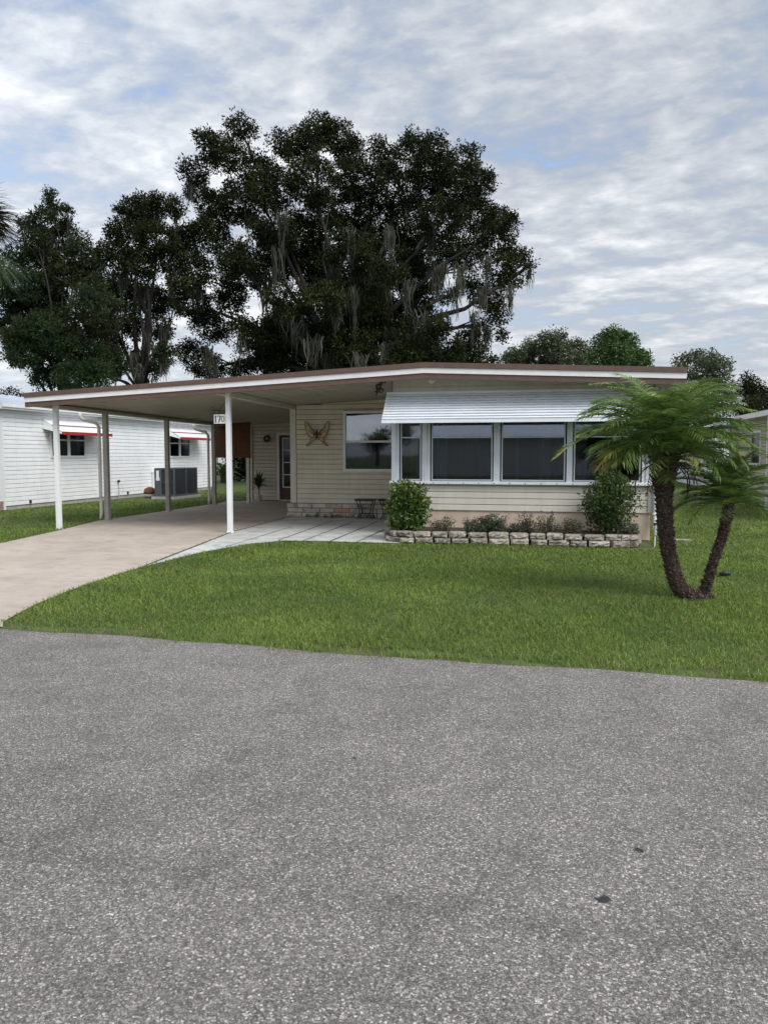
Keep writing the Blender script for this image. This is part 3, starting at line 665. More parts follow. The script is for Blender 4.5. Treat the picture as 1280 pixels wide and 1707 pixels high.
# ------------------------------------------------------------------ house builders
def siding(mb, p0, p1, z0, z1, openings=(), pitch=.108, lip=.016, top=None):
    """horizontal lap siding from p0 to p1 (outside is on the right-hand side when walking p0->p1)
       openings: (s0,s1,za,zb) along the run; top: optional z(s) for a raked top edge"""
    a = Vector((*p0, 0)); b = Vector((*p1, 0)); Ln = (b-a).length; d = (b-a)/Ln; nrm = Vector((d.y, -d.x, 0))
    z = z0; k = 0
    while z < z1-1e-4:
        zn = min(z0+(k+1)*pitch, z1)
        cuts = sorted({z, zn} | ({z+.8*pitch} if z+.8*pitch < zn else set()) | {q for o in openings for q in o[2:4] if z < q < zn})
        for za, zb in zip(cuts[:-1], cuts[1:]):
            zm = (za+zb)/2; iv = [(0, Ln)]
            for s0, s1, oa, ob in openings:
                if oa < zm < ob:
                    nv = []
                    for q0, q1 in iv:
                        if s1 <= q0 or s0 >= q1: nv.append((q0, q1)); continue
                        if q0 < s0: nv.append((q0, s0))
                        if s1 < q1: nv.append((s1, q1))
                    iv = nv
            def off(zz):
                g = (zz-z)/pitch
                return lip*(1-.25*g/.8) if g < .8 else lip*.75-(lip*.75+.012)*(g-.8)/.2
            fa = off(za); fb = off(zb)
            for q0, q1 in iv:
                m = 1
                if top: m = max(1, int((q1-q0)/.5))
                for j in range(m):
                    r0 = q0+(q1-q0)*j/m; r1 = q0+(q1-q0)*(j+1)/m
                    t0 = min(zb, top(r0)) if top else zb; t1 = min(zb, top(r1)) if top else zb
                    if top and (t0 <= za+.002 or t1 <= za+.002): continue
                    A, B = a+d*r0, a+d*r1
                    mb.face(A+nrm*fa+Vector((0, 0, za)), B+nrm*fa+Vector((0, 0, za)), B+nrm*fb+Vector((0, 0, t1)), A+nrm*fb+Vector((0, 0, t0)))
                    if abs(za-z) < 1e-6: mb.face(A-nrm*.012+Vector((0, 0, za)), B-nrm*.012+Vector((0, 0, za)), B+nrm*fa+Vector((0, 0, za)), A+nrm*fa+Vector((0, 0, za)))
        z = zn; k += 1
def frame_y(mb, x0, x1, z0, z1, y, w_=.05, t=.05, rail=None, rw=.035, mull=()):
    """rectangular frame in a wall facing -Y"""
    mb.box((x0, y-t, z0), (x0+w_, y+.03, z1)); mb.box((x1-w_, y-t, z0), (x1, y+.03, z1))
    mb.box((x0+w_, y-t+.002, z0), (x1-w_, y+.03, z0+w_)); mb.box((x0+w_, y-t+.002, z1-w_), (x1-w_, y+.03, z1))
    if rail: mb.box((x0+w_, y-t+.012, rail-rw/2), (x1-w_, y+.01, rail+rw/2))
    for m_ in mull: mb.box((m_-.03, y-t+.006, z0+w_), (m_+.03, y+.02, z1-w_))
def frame_x(mb, y0, y1, z0, z1, x, w_=.05, t=.05, rail=None, rw=.035, mull=()):
    """rectangular frame in a wall facing +X"""
    mb.box((x-.03, y0, z0), (x+t, y0+w_, z1)); mb.box((x-.03, y1-w_, z0), (x+t, y1, z1))
    mb.box((x-.03, y0+w_, z0), (x+t-.002, y1-w_, z0+w_)); mb.box((x-.03, y0+w_, z1-w_), (x+t-.002, y1-w_, z1))
    if rail: mb.box((x-.01, y0+w_, rail-rw/2), (x+t-.012, y1-w_, rail+rw/2))
    for m_ in mull: mb.box((x-.02, m_-.05, z0+w_), (x+t-.006, m_+.05, z1-w_))
def curtain(mb, x0, x1, z0, z1, y, pl=.09, amp=.02):
    n = max(4, int((x1-x0)/pl*4)); pr = None
    for i in range(n+1):
        x_ = x0+(x1-x0)*i/n; yy = y+amp*math.sin(i*math.pi/2)
        if pr: mb.face((pr[0], pr[1], z0), (x_, yy, z0), (x_, yy, z1), (pr[0], pr[1], z1))
        pr = (x_, yy)

# ------------------------------------------------------------------ the manufactured home and its carport
RX, RZ, YF, YB = -2.12, 2.921, 12.6, 27.0
def rtop(x, y=YF): return RZ-(.0495 if x < RX else .0435)*abs(x-RX)-.0115*(y-YF)
house = thing('manufactured_home', (-2.1, 13.25, 0), 'long low cream sided home with white carport roof, number 170 hanging from its post', 'house')
XL, XR = -9.61, 1.94
# roof slab (metal pan): top + underside, following the shallow pitch
mb = MB()
for xa, xb in ((XL, RX), (RX, XR)):
    za0, zb0, za1, zb1 = rtop(xa), rtop(xb), rtop(xa, YB), rtop(xb, YB)
    mb.face((xa, YF+.02, za0-.012), (xb, YF+.02, zb0-.012), (xb, YB, zb1-.012), (xa, YB, za1-.012))
roof = mb.build('roof', M['nroof'], house)
mb = MB()
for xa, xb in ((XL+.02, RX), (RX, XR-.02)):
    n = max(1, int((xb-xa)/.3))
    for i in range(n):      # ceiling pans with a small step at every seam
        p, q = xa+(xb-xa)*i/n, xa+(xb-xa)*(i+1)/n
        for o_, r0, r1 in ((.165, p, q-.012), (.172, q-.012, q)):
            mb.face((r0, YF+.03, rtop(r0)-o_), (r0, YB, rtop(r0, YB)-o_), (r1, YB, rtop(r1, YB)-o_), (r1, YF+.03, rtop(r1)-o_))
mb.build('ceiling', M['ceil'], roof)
def band(o0, o1, y0, y1, mat, name):
    mb = MB()
    for xa, xb in ((XL, RX), (RX, XR)):
        mb.prism([(xa, y0, rtop(xa)-o1), (xb, y0, rtop(xb)-o1), (xb, y0, rtop(xb)-o0), (xa, y0, rtop(xa)-o0)], (0, y1-y0, 0))
    return mb.build(name, mat, roof)
band(0.0, .083, YF-.05, YF+.05, M['brown'], 'drip_edge')
band(.085, .172, YF-.03, YF+.05, M['fascia'], 'fascia')
band(.174, .262, YF-.012, YF+.05, M['brown'], 'drip_edge')
mb = MB()   # left gutter beam and right verge, sloping to the back
mb.prism([(XL, YF+.06, rtop(XL)-.01), (XL, YB, rtop(XL, YB)-.01), (XL, YB, rtop(XL, YB)-.20), (XL, YF+.06, rtop(XL)-.20)], (.1, 0, 0))
mb.prism([(XL-.002, YF+.052, rtop(XL)-.18), (XL-.002, YB, rtop(XL, YB)-.15), (XL-.002, YB, rtop(XL, YB)-.21), (XL-.002, YF+.052, rtop(XL)-.24)], (.25, 0, 0))
mb.build('gutter', M['taupe'], roof); mb = MB()
mb.prism([(XR-.08, YF+.06, rtop(XR)-.01), (XR-.08, YB, rtop(XR, YB)-.01), (XR-.08, YB, rtop(XR, YB)-.20), (XR-.08, YF+.06, rtop(XR)-.24)], (.08, 0, 0))
mb.build('verge', M['taupe'], roof)
mb = MB()   # beam dividing the two ceilings, and the rail at the carport's back
mb.prism([(-5.86, YF+.06, rtop(-5.8)-.17), (-5.86, 16.74, rtop(-5.8, 16.74)-.17), (-5.86, 16.74, rtop(-5.8, 16.74)-.26), (-5.86, YF+.06, rtop(-5.8)-.27)], (.1, 0, 0))
mb.build('beam', M['trim'], roof); mb = MB()
mb.prism([(XL+.26, 21.9, rtop(XL+.26, 21.9)-.175), (-5.87, 21.9, rtop(-5.87, 21.9)-.175), (-5.87, 21.9, rtop(-5.87, 21.9)-.24), (XL+.26, 21.9, rtop(XL+.26, 21.9)-.24)], (0, .08, 0))
mb.build('beam', M['trim'], roof)
# posts
def post(x, y, z0, z1, mat, s=.085):
    mb = MB(); mb.box((x-s/2, y-s/2, z0), (x+s/2, y+s/2, z1)); mb.box((x-s/2-.012, y-s/2-.012, z0-.01), (x+s/2+.012, y+s/2+.012, z0+.02))
    return mb.build('post', mat, house, bevel=.006)
post(-9.22, 12.94, -.02, rtop(-9.22, 12.94)-.17, M['white']); post(-5.72, 12.94, .005, rtop(-5.72, 12.94)-.17, M['white'])
post(-9.42, 14.9, 0, rtop(-9.4, 14.9)-.2, M['taupe'], .10); post(-9.38, 17.5, 0, rtop(-9.4, 17.5)-.2, M['taupe'], .10); post(-9.3, 20.0, 0, rtop(-9.4, 20)-.2, M['taupe'], .10)
post(-8.70, 21.0, 0, 2.25, M['trim'], .09)
for (x, y) in ((-9.54, 14.84), (-9.43, 19.93)):
    z1 = rtop(-9.6, y)-.2; mb = MB()
    mb.tube([(x-.38, y-.1, z1), (x-.38, y-.1, z1-.10), (x-.33, y-.08, z1-.16), (x-.06, y-.02, z1-.24), (x, y, z1-.32), (x, y, .14), (x+.02, y-.06, .03)], [.035]*7, 10)
    for zz in (.5, 1.2, 1.9): mb.tube([(x, y, zz), (x, y, zz+.03)], .039, 10)
    mb.build('downspout', M['trim'], house, smooth=True)
# walls -------------------------------------------------
mb = MB()  # main front wall (set back), with window opening
YM = 16.75
siding(mb, (-5.75, YM), (-2.78, YM), .31, 2.75, [(1.11, 3.0, 1.03, 2.385)], .112, top=lambda s: rtop(-5.75+s, YM)-.168)
siding(mb, (-5.83, 22.2), (-5.83, YM), .02, 2.7, [], .112)         # side of the house under the carport
siding(mb, (-9.08, 22.2), (-5.83, 22.2), .02, 2.6, [(.83, 1.62, 0, 2.06)], .112, top=lambda s: rtop(-9.08+s, 22.2)-.168)
siding(mb, (-9.08, 26.8), (-9.08, 22.2), .02, 2.3, [], .112)
wall = mb.build('wall', M['cream'], house)
mb = MB()  # sunroom: apron siding, side walls, upper band
siding(mb, (-2.78, 13.25), (1.55, 13.25), .455, .895, [], .108)
siding(mb, (-2.78, 16.75), (-2.78, 13.25), .455, 2.8, [], .108)
siding(mb, (1.55, 13.25), (1.55, 26.8), .455, 2.7, [], .108)
siding(mb, (-2.78, 13.25), (1.55, 13.25), 2.2, 2.80, [], .20, .006, top=lambda s: rtop(-2.78+s, 13.25)-.168)
mb.build('wall', M['cream2'], house)
mb = MB()
mb.box((-2.775, 13.262, 0), (1.545, 13.32, .457)); mb.box((1.50, 13.33, 0), (1.545, 26.8, .457)); mb.box((-2.775, 13.33, 0), (-2.73, 16.7, .457))
mb.build('skirting', M['skirt'], house)
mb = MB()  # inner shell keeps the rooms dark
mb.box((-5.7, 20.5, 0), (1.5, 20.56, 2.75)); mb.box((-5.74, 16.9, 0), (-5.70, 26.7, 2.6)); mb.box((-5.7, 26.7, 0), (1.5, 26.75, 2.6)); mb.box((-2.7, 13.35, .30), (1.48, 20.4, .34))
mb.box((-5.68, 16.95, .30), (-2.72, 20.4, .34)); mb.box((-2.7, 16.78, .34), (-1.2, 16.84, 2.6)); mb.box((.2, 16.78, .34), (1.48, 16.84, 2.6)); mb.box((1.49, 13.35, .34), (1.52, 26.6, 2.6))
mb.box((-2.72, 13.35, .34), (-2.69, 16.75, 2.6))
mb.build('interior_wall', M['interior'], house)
# corner trim and trims
mb = MB()
mb.box((-5.90, YM-.03, .31), (-5.76, YM+.06, rtop(-5.8, YM)-.17)); mb.build('corner_trim', M['trim'], house, bevel=.004)
mb = MB(); mb.box((-2.76, 13.20, 2.28), (1.54, 13.235, 2.31)); mb.build('head_trim', M['trim'], house, bevel=.004)
mb = MB(); mb.box((1.50, 13.205, .455), (1.57, 13.29, .89)); mb.build('corner_trim', M['trim'], house, bevel=.004)
mb = MB(); mb.box((-9.10, 22.14, 0), (-9.04, 22.2, 2.25))
mb.build('corner_trim', M['trim'], house, bevel=.004)
# brick plinth of the set-back wall
mb = MB(); z = .0
for row in range(3):
    x_ = -5.93-random.uniform(0, .1)
    while x_ < -2.8:
        l = random.uniform(.30, .42); x1 = min(x_+l-.014, -2.76); mb.cur = random.random()*.9
        if row == 1 and -4.95 < x_ < -4.5: mb.cur = .97
        j = random.uniform(-.008, .008); mb.box((max(x_, -5.95), 16.60+j, z+.006), (x1, 16.76, z+.098)); x_ += l
    z += .103
pl = mb.build('brick_plinth', M['brick'], house, bevel=.008)
mb = MB(); mb.box((-5.93, 16.622, 0), (-2.78, 16.70, .308)); mb.build('mortar', paint('mortar', (.16, .145, .125), .95, .3, 8), pl)
# main window
YW = YM-.01
mb = MB(); frame_y(mb, -4.64, -2.7, 1.03, 2.385, YW, .06, .06, 1.70, .05)
win = mb.build('window', M['white'], house, bevel=.004)
MB().box((-4.58, YW-.012, 1.725), (-2.76, YW-.006, 2.325)).build('pane', M['glass_hi'], win)
MB().box((-4.58, YW-.022, 1.09), (-2.76, YW-.016, 1.675)).build('pane', M['glass_lo'], win)
mb = MB(); curtain(mb, -4.55, -2.8, 1.05, 2.35, YW+.12); mb.build('curtain', M['blindw'], win)
# porch windows: one narrow, three wide
def porch_window(x0, x1, label=None):
    y = 13.235; mb = MB(); frame_y(mb, x0, x1, .965, 2.12, y, .022, .018, 1.708, .022)
    wn = mb.build('window', M['fgrey'], house, bevel=.003)
    if label: wn['label'] = label
    MB().box((x0+.022, y-.004, 1.72), (x1-.022, y, 2.098)).build('pane', M['glass_mid'], wn)
    MB().box((x0+.022, y+.006, .987), (x1-.022, y+.01, 1.697)).build('pane', M['glass_lo'], wn)
    return wn
for i, (a, b) in enumerate(((-2.635, -2.27), (-2.09, -1.04), (-.89, .168), (.305, 1.37))):
    wn = porch_window(a, b, 'narrow porch window beside the corner post' if i == 0 else None)
    mb = MB()
    if i == 1: curtain(mb, a+.06, a+.26, .98, 2.1, 13.42, .07, .025)
    if i == 2: curtain(mb, a+.235, a+.285, .98, 2.1, 13.50, .04, .01); curtain(mb, a+.62, a+.80, .98, 2.1, 13.75, .06, .02)
    if i == 3: curtain(mb, a+.02, a+.22, .98, 2.1, 13.55, .08, .02)
    if i == 0: curtain(mb, a+.1, b, .98, 2.1, 13.6, .10, .008)
    mb.build('curtain', M['curtain'], wn)
    if i in (1, 2): mb = MB(); curtain(mb, a+.50, b-.02, .98, 2.1, 14.0, .10, .008); mb.build('blind', M['blindw'], wn)
mull_mat = paint('mullion_paint', (.66, .69, .73), .4, .06, 5, streak=.3)
for a, b in ((-2.79, -2.655), (-2.25, -2.11), (-1.02, -.91), (.19, .285), (1.39, 1.545)):   # mullion posts with grooves
    mb = MB(); mb.box((a, 13.19, .95), (b, 13.26, 2.2)); m_ = (a+b)/2
    if b-a > .12: mb.box((m_-.02, 13.172, .95), (m_+.02, 13.189, 2.2))
    for zz in (1.08, 1.32, 1.6): mb.box((m_-.008, 13.166, zz), (m_+.008, 13.171, zz+.016))
    mb.build('mullion', mull_mat, house, bevel=.005)
mb = MB(); mb.prism([(-2.82, 13.15, .905), (-2.82, 13.26, .905), (-2.82, 13.26, .962), (-2.82, 13.15, .948)], (4.40, 0, 0))
mb.box((-2.78, 13.262, 2.10), (1.55, 13.31, 2.24))
sill = mb.build('window_sill', M['white'], house, bevel=.004)
mb = MB()
for i in range(14): mb.box((-2.05+i*.26, 13.144, .918), (-2.035+i*.26, 13.149, .933))
mb.build('screws', M['black'], sill)
# aluminium awning: stepped pans
mb = MB(); A0, A1 = Vector((0, 13.22, 2.47)), Vector((0, 12.60, 2.0)); NP = 10
for i in range(NP):
    p = A0.lerp(A1, i/NP); q = A0.lerp(A1, (i+1)/NP); n_ = Vector((0, -.6, .75)).normalized()
    xl0, xl1 = -2.875+.05*i/NP, -2.875+.05*(i+1)/NP
    prof = [p-n_*.022, p.lerp(q, .45)-n_*.022, p.lerp(q, .5)+n_*.010, p.lerp(q, 1.30)+n_*.026, p.lerp(q, 1.30)+n_*.010, q-n_*.022]
    for k in range(5):
        a_, b_ = prof[k], prof[k+1]
        mb.face((xl1, b_.y, b_.z), (1.62, b_.y, b_.z), (1.62, a_.y, a_.z), (xl0, a_.y, a_.z))
mb.box((-2.83, 12.575, 1.935), (1.63, 12.60, 1.995)); mb.box((-2.88, 13.20, 2.45), (1.62, 13.24, 2.495))
mb.prism([(-2.86, 13.2, 2.46), (-2.835, 12.6, 2.0), (-2.835, 12.6, 1.97), (-2.86, 13.2, 2.43)], (.02, 0, 0)); mb.prism([(1.60, 13.2, 2.46), (1.60, 12.6, 2.0), (1.60, 12.6, 1.97), (1.60, 13.2, 2.43)], (.02, 0, 0))
awn = mb.build('awning', M['awn'], house)
for xx in (-2.72, -.96, .24, 1.47): MB().tube([(xx, 12.62, 1.965), (xx, 13.18, 2.16)], .009, 6).build('awning_brace', M['white'], awn)
# side door under the carport
yD = 22.2
mb = MB(); mb.box((-8.245, yD-.04, .02), (-8.17, yD+.05, 2.06)); mb.box((-7.50, yD-.04, .02), (-7.43, yD+.05, 2.06)); mb.box((-8.17, yD-.042, 1.99), (-7.5, yD+.05, 2.062)); mb.box((-8.17, yD-.06, .005), (-7.5, yD+.05, .035))
dr = mb.build('door', M['white'], house, bevel=.004)
mb = MB(); mb.box((-8.168, yD, .036), (-7.502, yD+.045, .40)); mb.box((-8.168, yD, .4), (-8.08, yD+.045, 1.985)); mb.box((-7.59, yD, .4), (-7.502, yD+.045, 1.985)); mb.box((-8.08, yD, 1.92), (-7.59, yD+.045, 1.985))
mb.build('door_leaf', M['door'], dr, bevel=.004)
mb = MB(); frame_y(mb, -8.078, -7.592, .402, 1.918, yD-.002, .03, .012)
for zz in (.80, 1.17, 1.54): mb.box((-8.048, yD-.012, zz-.014), (-7.622, yD+.01, zz+.014))
mb.build('glazing_bar', M['white'], dr)
MB().box((-8.045, yD+.012, .434), (-7.625, yD+.016, 1.888)).build('pane', M['glass_dk'], dr)
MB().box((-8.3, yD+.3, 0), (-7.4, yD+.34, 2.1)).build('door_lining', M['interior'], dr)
# vent cap and small eave lamp at the ridge, front downspout
mb = MB(); mb.lathe((-2.05, 12.98, 2.60), [(.045, .12), (.05, .09), (.06, .05), (.035, .02)], 14); mb.build('eave_lamp', M['trim'], house, smooth=True)
mb = MB(); mb.tube([(1.66, 13.2, 2.50), (1.66, 13.2, 2.3), (1.60, 13.16, 2.2), (1.60, 13.16, .34), (1.60, 13.10, .20)], [.037]*5, 10)
for zz in (.42, 1.3, 2.05): mb.tube([(1.60, 13.16, zz), (1.60, 13.16, zz+.04)], .041, 10)
mb.build('downspout', M['white'], house, smooth=True)
mb = MB(); mb.box((-2.6, 13.0, .02), (-2.59, 13.01, .03)); 
# ------------------------------------------------------------------ things on and by the house
def poly_plate(mb, pts, y, t=.012): mb.prism([(px_, y, pz_) for px_, pz_ in pts], (0, t, 0))
bf = thing('wall_butterfly', (-5.24, 16.68, 1.9), 'gold and rust metal butterfly mounted on the cream wall left of the window', 'wall ornament')
wing = MB(); rim = MB()
for s in (-1, 1):
    cx, cz = -5.235, 1.88
    up_ = [(0.02, -.02), (.08, .07), (.15, .10), (.19, .20), (.25, .27), (.285, .26), (.27, .15), (.24, .03), (.19, -.06), (.10, -.10), (.03, -.07)]
    lo_ = [(.03, -.07), (.10, -.10), (.16, -.10), (.15, -.16), (.20, -.22), (.255, -.27), (.23, -.275), (.15, -.22), (.09, -.15), (.04, -.12)]
    poly_plate(wing, [(cx+s*a*1.02, cz+b) for a, b in (up_ if s > 0 else up_[::-1])], 16.655, .008)
    poly_plate(wing, [(cx+s*a*1.02, cz+b) for a, b in (lo_ if s > 0 else lo_[::-1])], 16.662, .008)
    for pts in (up_, lo_):
        pp = [(cx+s*a*1.02, 16.65, cz+b) for a, b in pts]; rim.tube(pp+[pp[0]], .007, 5)
    for a, b in ((.21, .2), (.2, .08), (.14, .02)): rim.tube([(cx+s*.03, 16.645, cz-.03), (cx+s*a*1.02, 16.645, cz+b)], .004, 4)
    rim.tube([(cx, 16.64, cz+.06), (cx+s*.02, 16.635, cz+.13), (cx+s*.05, 16.635, cz+.17)], .003, 4)
    rim.lathe((cx+s*.075, 16.648, cz-.03), [(.0, -.02), (.022, -.01), (.022, .01), (0, .02)], 8)
wing.build('wings', M['gold'], bf); rim.build('wing_rim', M['rust'], bf)
mb = MB(); mb.tube([(cx, 16.63, cz-.13), (cx, 16.625, cz-.05), (cx, 16.62, cz+.02), (cx, 16.63, cz+.07)], [.008, .022, .026, .014], 8); mb.build('body', M['rust'], bf, smooth=True)
# number sign
sg = thing('house_number_sign', (-5.88, 12.9, 2.05), 'white plate reading 170 hanging from an iron bracket on the front post', 'sign')
MB().box((-5.995, 12.915, 1.968), (-5.775, 12.925, 2.132)).build('plate', M['sign'], sg, bevel=.003)
mb = MB(); yy = 12.911
def stroke(pts, w0): 
    for a, b in zip(pts[:-1], pts[1:]):
        d = Vector((b[0]-a[0], 0, b[1]-a[1])); n_ = Vector((-d.z, 0, d.x)).normalized()*w0/2; e = d.normalized()*w0*.2
        A, B = Vector((a[0], yy, a[1]))-e, Vector((b[0], yy, b[1]))+e; mb.prism([A-n_, B-n_, B+n_, A+n_], (0, .003, 0))
z0, z1 = 1.992, 2.108
stroke([(-5.958, z0), (-5.958, z1)], .020); stroke([(-5.976, z1-.022), (-5.958, z1-.004)], .008); stroke([(-5.978, z0+.003), (-5.938, z0+.003)], .007)
stroke([(-5.922, z1-.006), (-5.862, z1-.006)], .012); stroke([(-5.922, z1), (-5.922, z1-.026)], .008); stroke([(-5.866, z1-.010), (-5.898, z0)], .019)
import itertools
el = [(-5.82+.028*math.cos(a), (z0+z1)/2+.052*math.sin(a)) for a in [k*math.pi/8 for k in range(17)]]
stroke(el, .011); stroke([(-5.846, z0+.035), (-5.846, z1-.035)], .015); stroke([(-5.794, z0+.035), (-5.794, z1-.035)], .015)
mb.build('numerals', M['digit'], sg)
mb = MB(); mb.tube([(-5.76, 12.92, 2.36), (-5.84, 12.92, 2.27), (-5.90, 12.92, 2.20), (-5.97, 12.92, 2.22), (-6.03, 12.92, 2.20)], .006, 5); mb.tube([(-5.76, 12.92, 2.2), (-6.02, 12.92, 2.2)], .006, 5)
for xx in (-5.97, -5.80): mb.tube([(xx, 12.92, 2.2), (xx, 12.92, 2.13)], .003, 4)
mb.tube([(-6.03+.03*math.cos(a), 12.92, 2.235+.03*math.sin(a)) for a in [-1.5+k*.5 for k in range(11)]], .005, 5); mb.tube([(-5.88+.02*math.cos(a), 12.92, 2.165+.02*math.sin(a)) for a in [k*.6 for k in range(11)]], .004, 5)
mb.build('bracket', M['black'], sg)
# iron scroll plant bracket high beside the awning
pb = thing('plant_bracket', (-2.95, 13.0, 2.6), 'dark iron scroll ornament under the eave at the left end of the striped awning', 'bracket')
mb = MB()
for i in range(3):
    c_ = Vector((-2.93-.05*(i % 2), 13.0, 2.66-.075*i)); mb.tube([c_+Vector((math.cos(a)*.045*(1-a/16), 0, math.sin(a)*.045*(1-a/16))) for a in [k*.6 for k in range(15)]], .009, 5)
mb.tube([(-2.90, 13.0, 2.72), (-2.93, 13.0, 2.6), (-3.0, 13.0, 2.5), (-3.02, 13.0, 2.42)], .01, 6); mb.tube([(-2.88, 13.15, 2.66), (-2.92, 13.0, 2.66)], .01, 6)
mb.build('scroll', M['black'], pb)
V, rn = leaves([(-2.94, 13.0, 2.66), (-2.9, 13.0, 2.68), (-2.98, 13.0, 2.58), (-3.0, 13, 2.5)], [.05, .04, .04, .03], 22, .05, .03); np_mesh('leaf_ornament', V, 4, [[0, 1, 2, 3]], rn, M['black'], pb)
# wreath
wr = thing('door_wreath', (-8.552, 22.15, 1.89), 'small dark red round wreath on the wall beside the side door', 'wreath')
mb = MB(); mb.tube([(-8.552+.075*math.cos(a), 22.14, 1.89+.075*math.sin(a)) for a in [k*math.pi/8 for k in range(17)]], .024, 8, False); mb.build('ring', M['door'], wr)
mb = MB(); mb.lathe((-8.552, 22.15, 1.86), [(.01, 0), (.04, .02), (.045, .05), (.01, .07)], 10); mb.build('bow', M['pot'], wr, smooth=True)
V, rn = leaves([(-8.552+.085*math.cos(a), 22.13, 1.89+.085*math.sin(a)) for a in [k*math.pi/6 for k in range(12)]], [.035]*12, 16, .04, .02); np_mesh('sprigs', V, 4, [[0, 1, 2, 3]], rn, M['deadfrond'], wr)
# bamboo blind
bl = thing('bamboo_blind', (-9.17, 21.0, 2.3), 'brown slatted blind let halfway down at the back of the carport', 'blind')
mb = MB(); n = 64
for i in range(n):
    xa = -9.78+1.2*i/n; mb.cur = random.random(); mb.box((xa, 20.93+random.uniform(0, .006), 1.35), (xa+1.2/n-.004, 20.945, 2.32))
mb.build('slats', M['bamboo'], bl)
mb = MB(); mb.tube([(-9.78, 20.935, 1.335), (-8.58, 20.935, 1.335)], .02, 8); mb.tube([(-9.78, 20.935, 2.31), (-8.58, 20.935, 2.31)], .04, 8); mb.build('roller', M['rust'], bl)
# two small black tables
def table(x, y, label):
    t = thing('side_table', (x, y, 0), label, 'table', 'small black metal tables against the brick plinth')
    mb = MB(); mb.box((x-.23, y-.16, .425), (x+.23, y+.16, .445)); mb.box((x-.22, y-.15, .40), (x+.22, y-.14, .425)); mb.build('tabletop', M['black'], t, bevel=.006)
    for sx in (-1, 1):
        for sy in (-1, 1):
            mb = MB(); mb.tube([(x+sx*.19, y+sy*.13, .425), (x+sx*.13, y+sy*.11, .25), (x+sx*.12, y+sy*.11, .12), (x+sx*.17, y+sy*.13, .004)], .011, 6); mb.build('leg', M['black'], t)
    mb = MB(); mb.tube([(x+.13*math.cos(a), y-.11, .33+.08*math.sin(a)) for a in [math.pi+k*math.pi/8 for k in range(9)]], .008, 5); mb.tube([(x-.12, y-.11, .12), (x+.12, y+.11, .12)], .007, 5); mb.tube([(x-.12, y+.11, .12), (x+.12, y-.11, .12)], .007, 5)
    mb.build('brace', M['black'], t); return t
table(-4.02, 16.32, 'small black metal table fully in view against the brick plinth'); table(-3.52, 16.42, 'small black metal table half hidden behind the clipped bush')
# potted plant
pp = thing('potted_plant', (-8.69, 21.8, 0), 'spiky dark leaved plant in a pale pot beside the side door', 'plant')
mb = MB(); mb.lathe((-8.69, 21.8, 0), [(.07, 0), (.095, .16), (.105, .17), (.105, .20), (.085, .20), (.08, .16)], 18); mb.build('pot', M['pot'], pp, smooth=True)
acc, rn = [], []
for i in range(46):
    az_ = i*ga; el_ = R(80-75*(i/46)); dd = Vector((math.cos(az_)*math.cos(el_), math.sin(az_)*math.cos(el_), math.sin(el_))); cur = Vector((-8.69, 21.8, .38+.12*random.random())); wv = dd.cross(Vector((0, 0, 1))).normalized()
    l = random.uniform(.36, .52)
    for k in range(5):
        g = k/4; wk = .03*math.sin(math.pi*(g*.85+.1)); acc += [tuple(cur-wv*wk), tuple(cur+wv*wk)]; dd = (dd+Vector((0, 0, -.32*g-.06))).normalized(); cur = cur+dd*l/4
    rn.append(random.random()*.7)
np_mesh('foliage', np.array(acc), 10, LF, np.array(rn), M['shrub'], pp)
MB().tube([(-8.69, 21.8, .18), (-8.69, 21.8, .42)], .015, 6).build('stem', M['bark'], pp)
mb = MB(); mb.box((-9.5, 20.9, .001), (-8.85, 21.35, .02)); dm = mb.build('door_mat', M['cast'], origin=(-9.2, 21.1, 0)); tag(dm, 'flat grey slab at the grass edge under the blind', 'paver')
# rain gauge stake beside the downspout
gp = at(1091, 912, 12.35)
rg = thing('rain_gauge', (gp.x, 12.35, 0), 'small clear rain gauge on a thin white stake beside the corner downspout', 'rain gauge')
MB().tube([(gp.x, 12.35, -.02), (gp.x, 12.35, .30)], .009, 6).build('stake', M['white'], rg)
MB().tube([(gp.x, 12.34, .18), (gp.x, 12.34, .34)], .024, 10).build('tube', M['cast'], rg); MB().tube([(gp.x, 12.34, .34), (gp.x, 12.34, .37)], .028, 10).build('cap', M['black'], rg)
# pavers at the house corner
mb = MB(); mb.box((1.86, 13.22, -.01), (2.2, 13.38, .028)); o = mb.build('stepping_stone', M['stone'], bevel=.012, origin=(2.0, 13.3, 0)); tag(o, 'small flat stone in the lawn just right of the corner downspout', 'stepping stone')
mb = MB(); mb.tube([(1.88, 9.46, .03), (1.95, 9.45, .05), (2.0, 9.49, .03)], [.02, .035, .015], 7); o = mb.build('lawn_valve_cap', M['black'], origin=(1.93, 9.46, 0), smooth=True); tag(o, 'small black lump in the lawn right of the palm', 'clod')

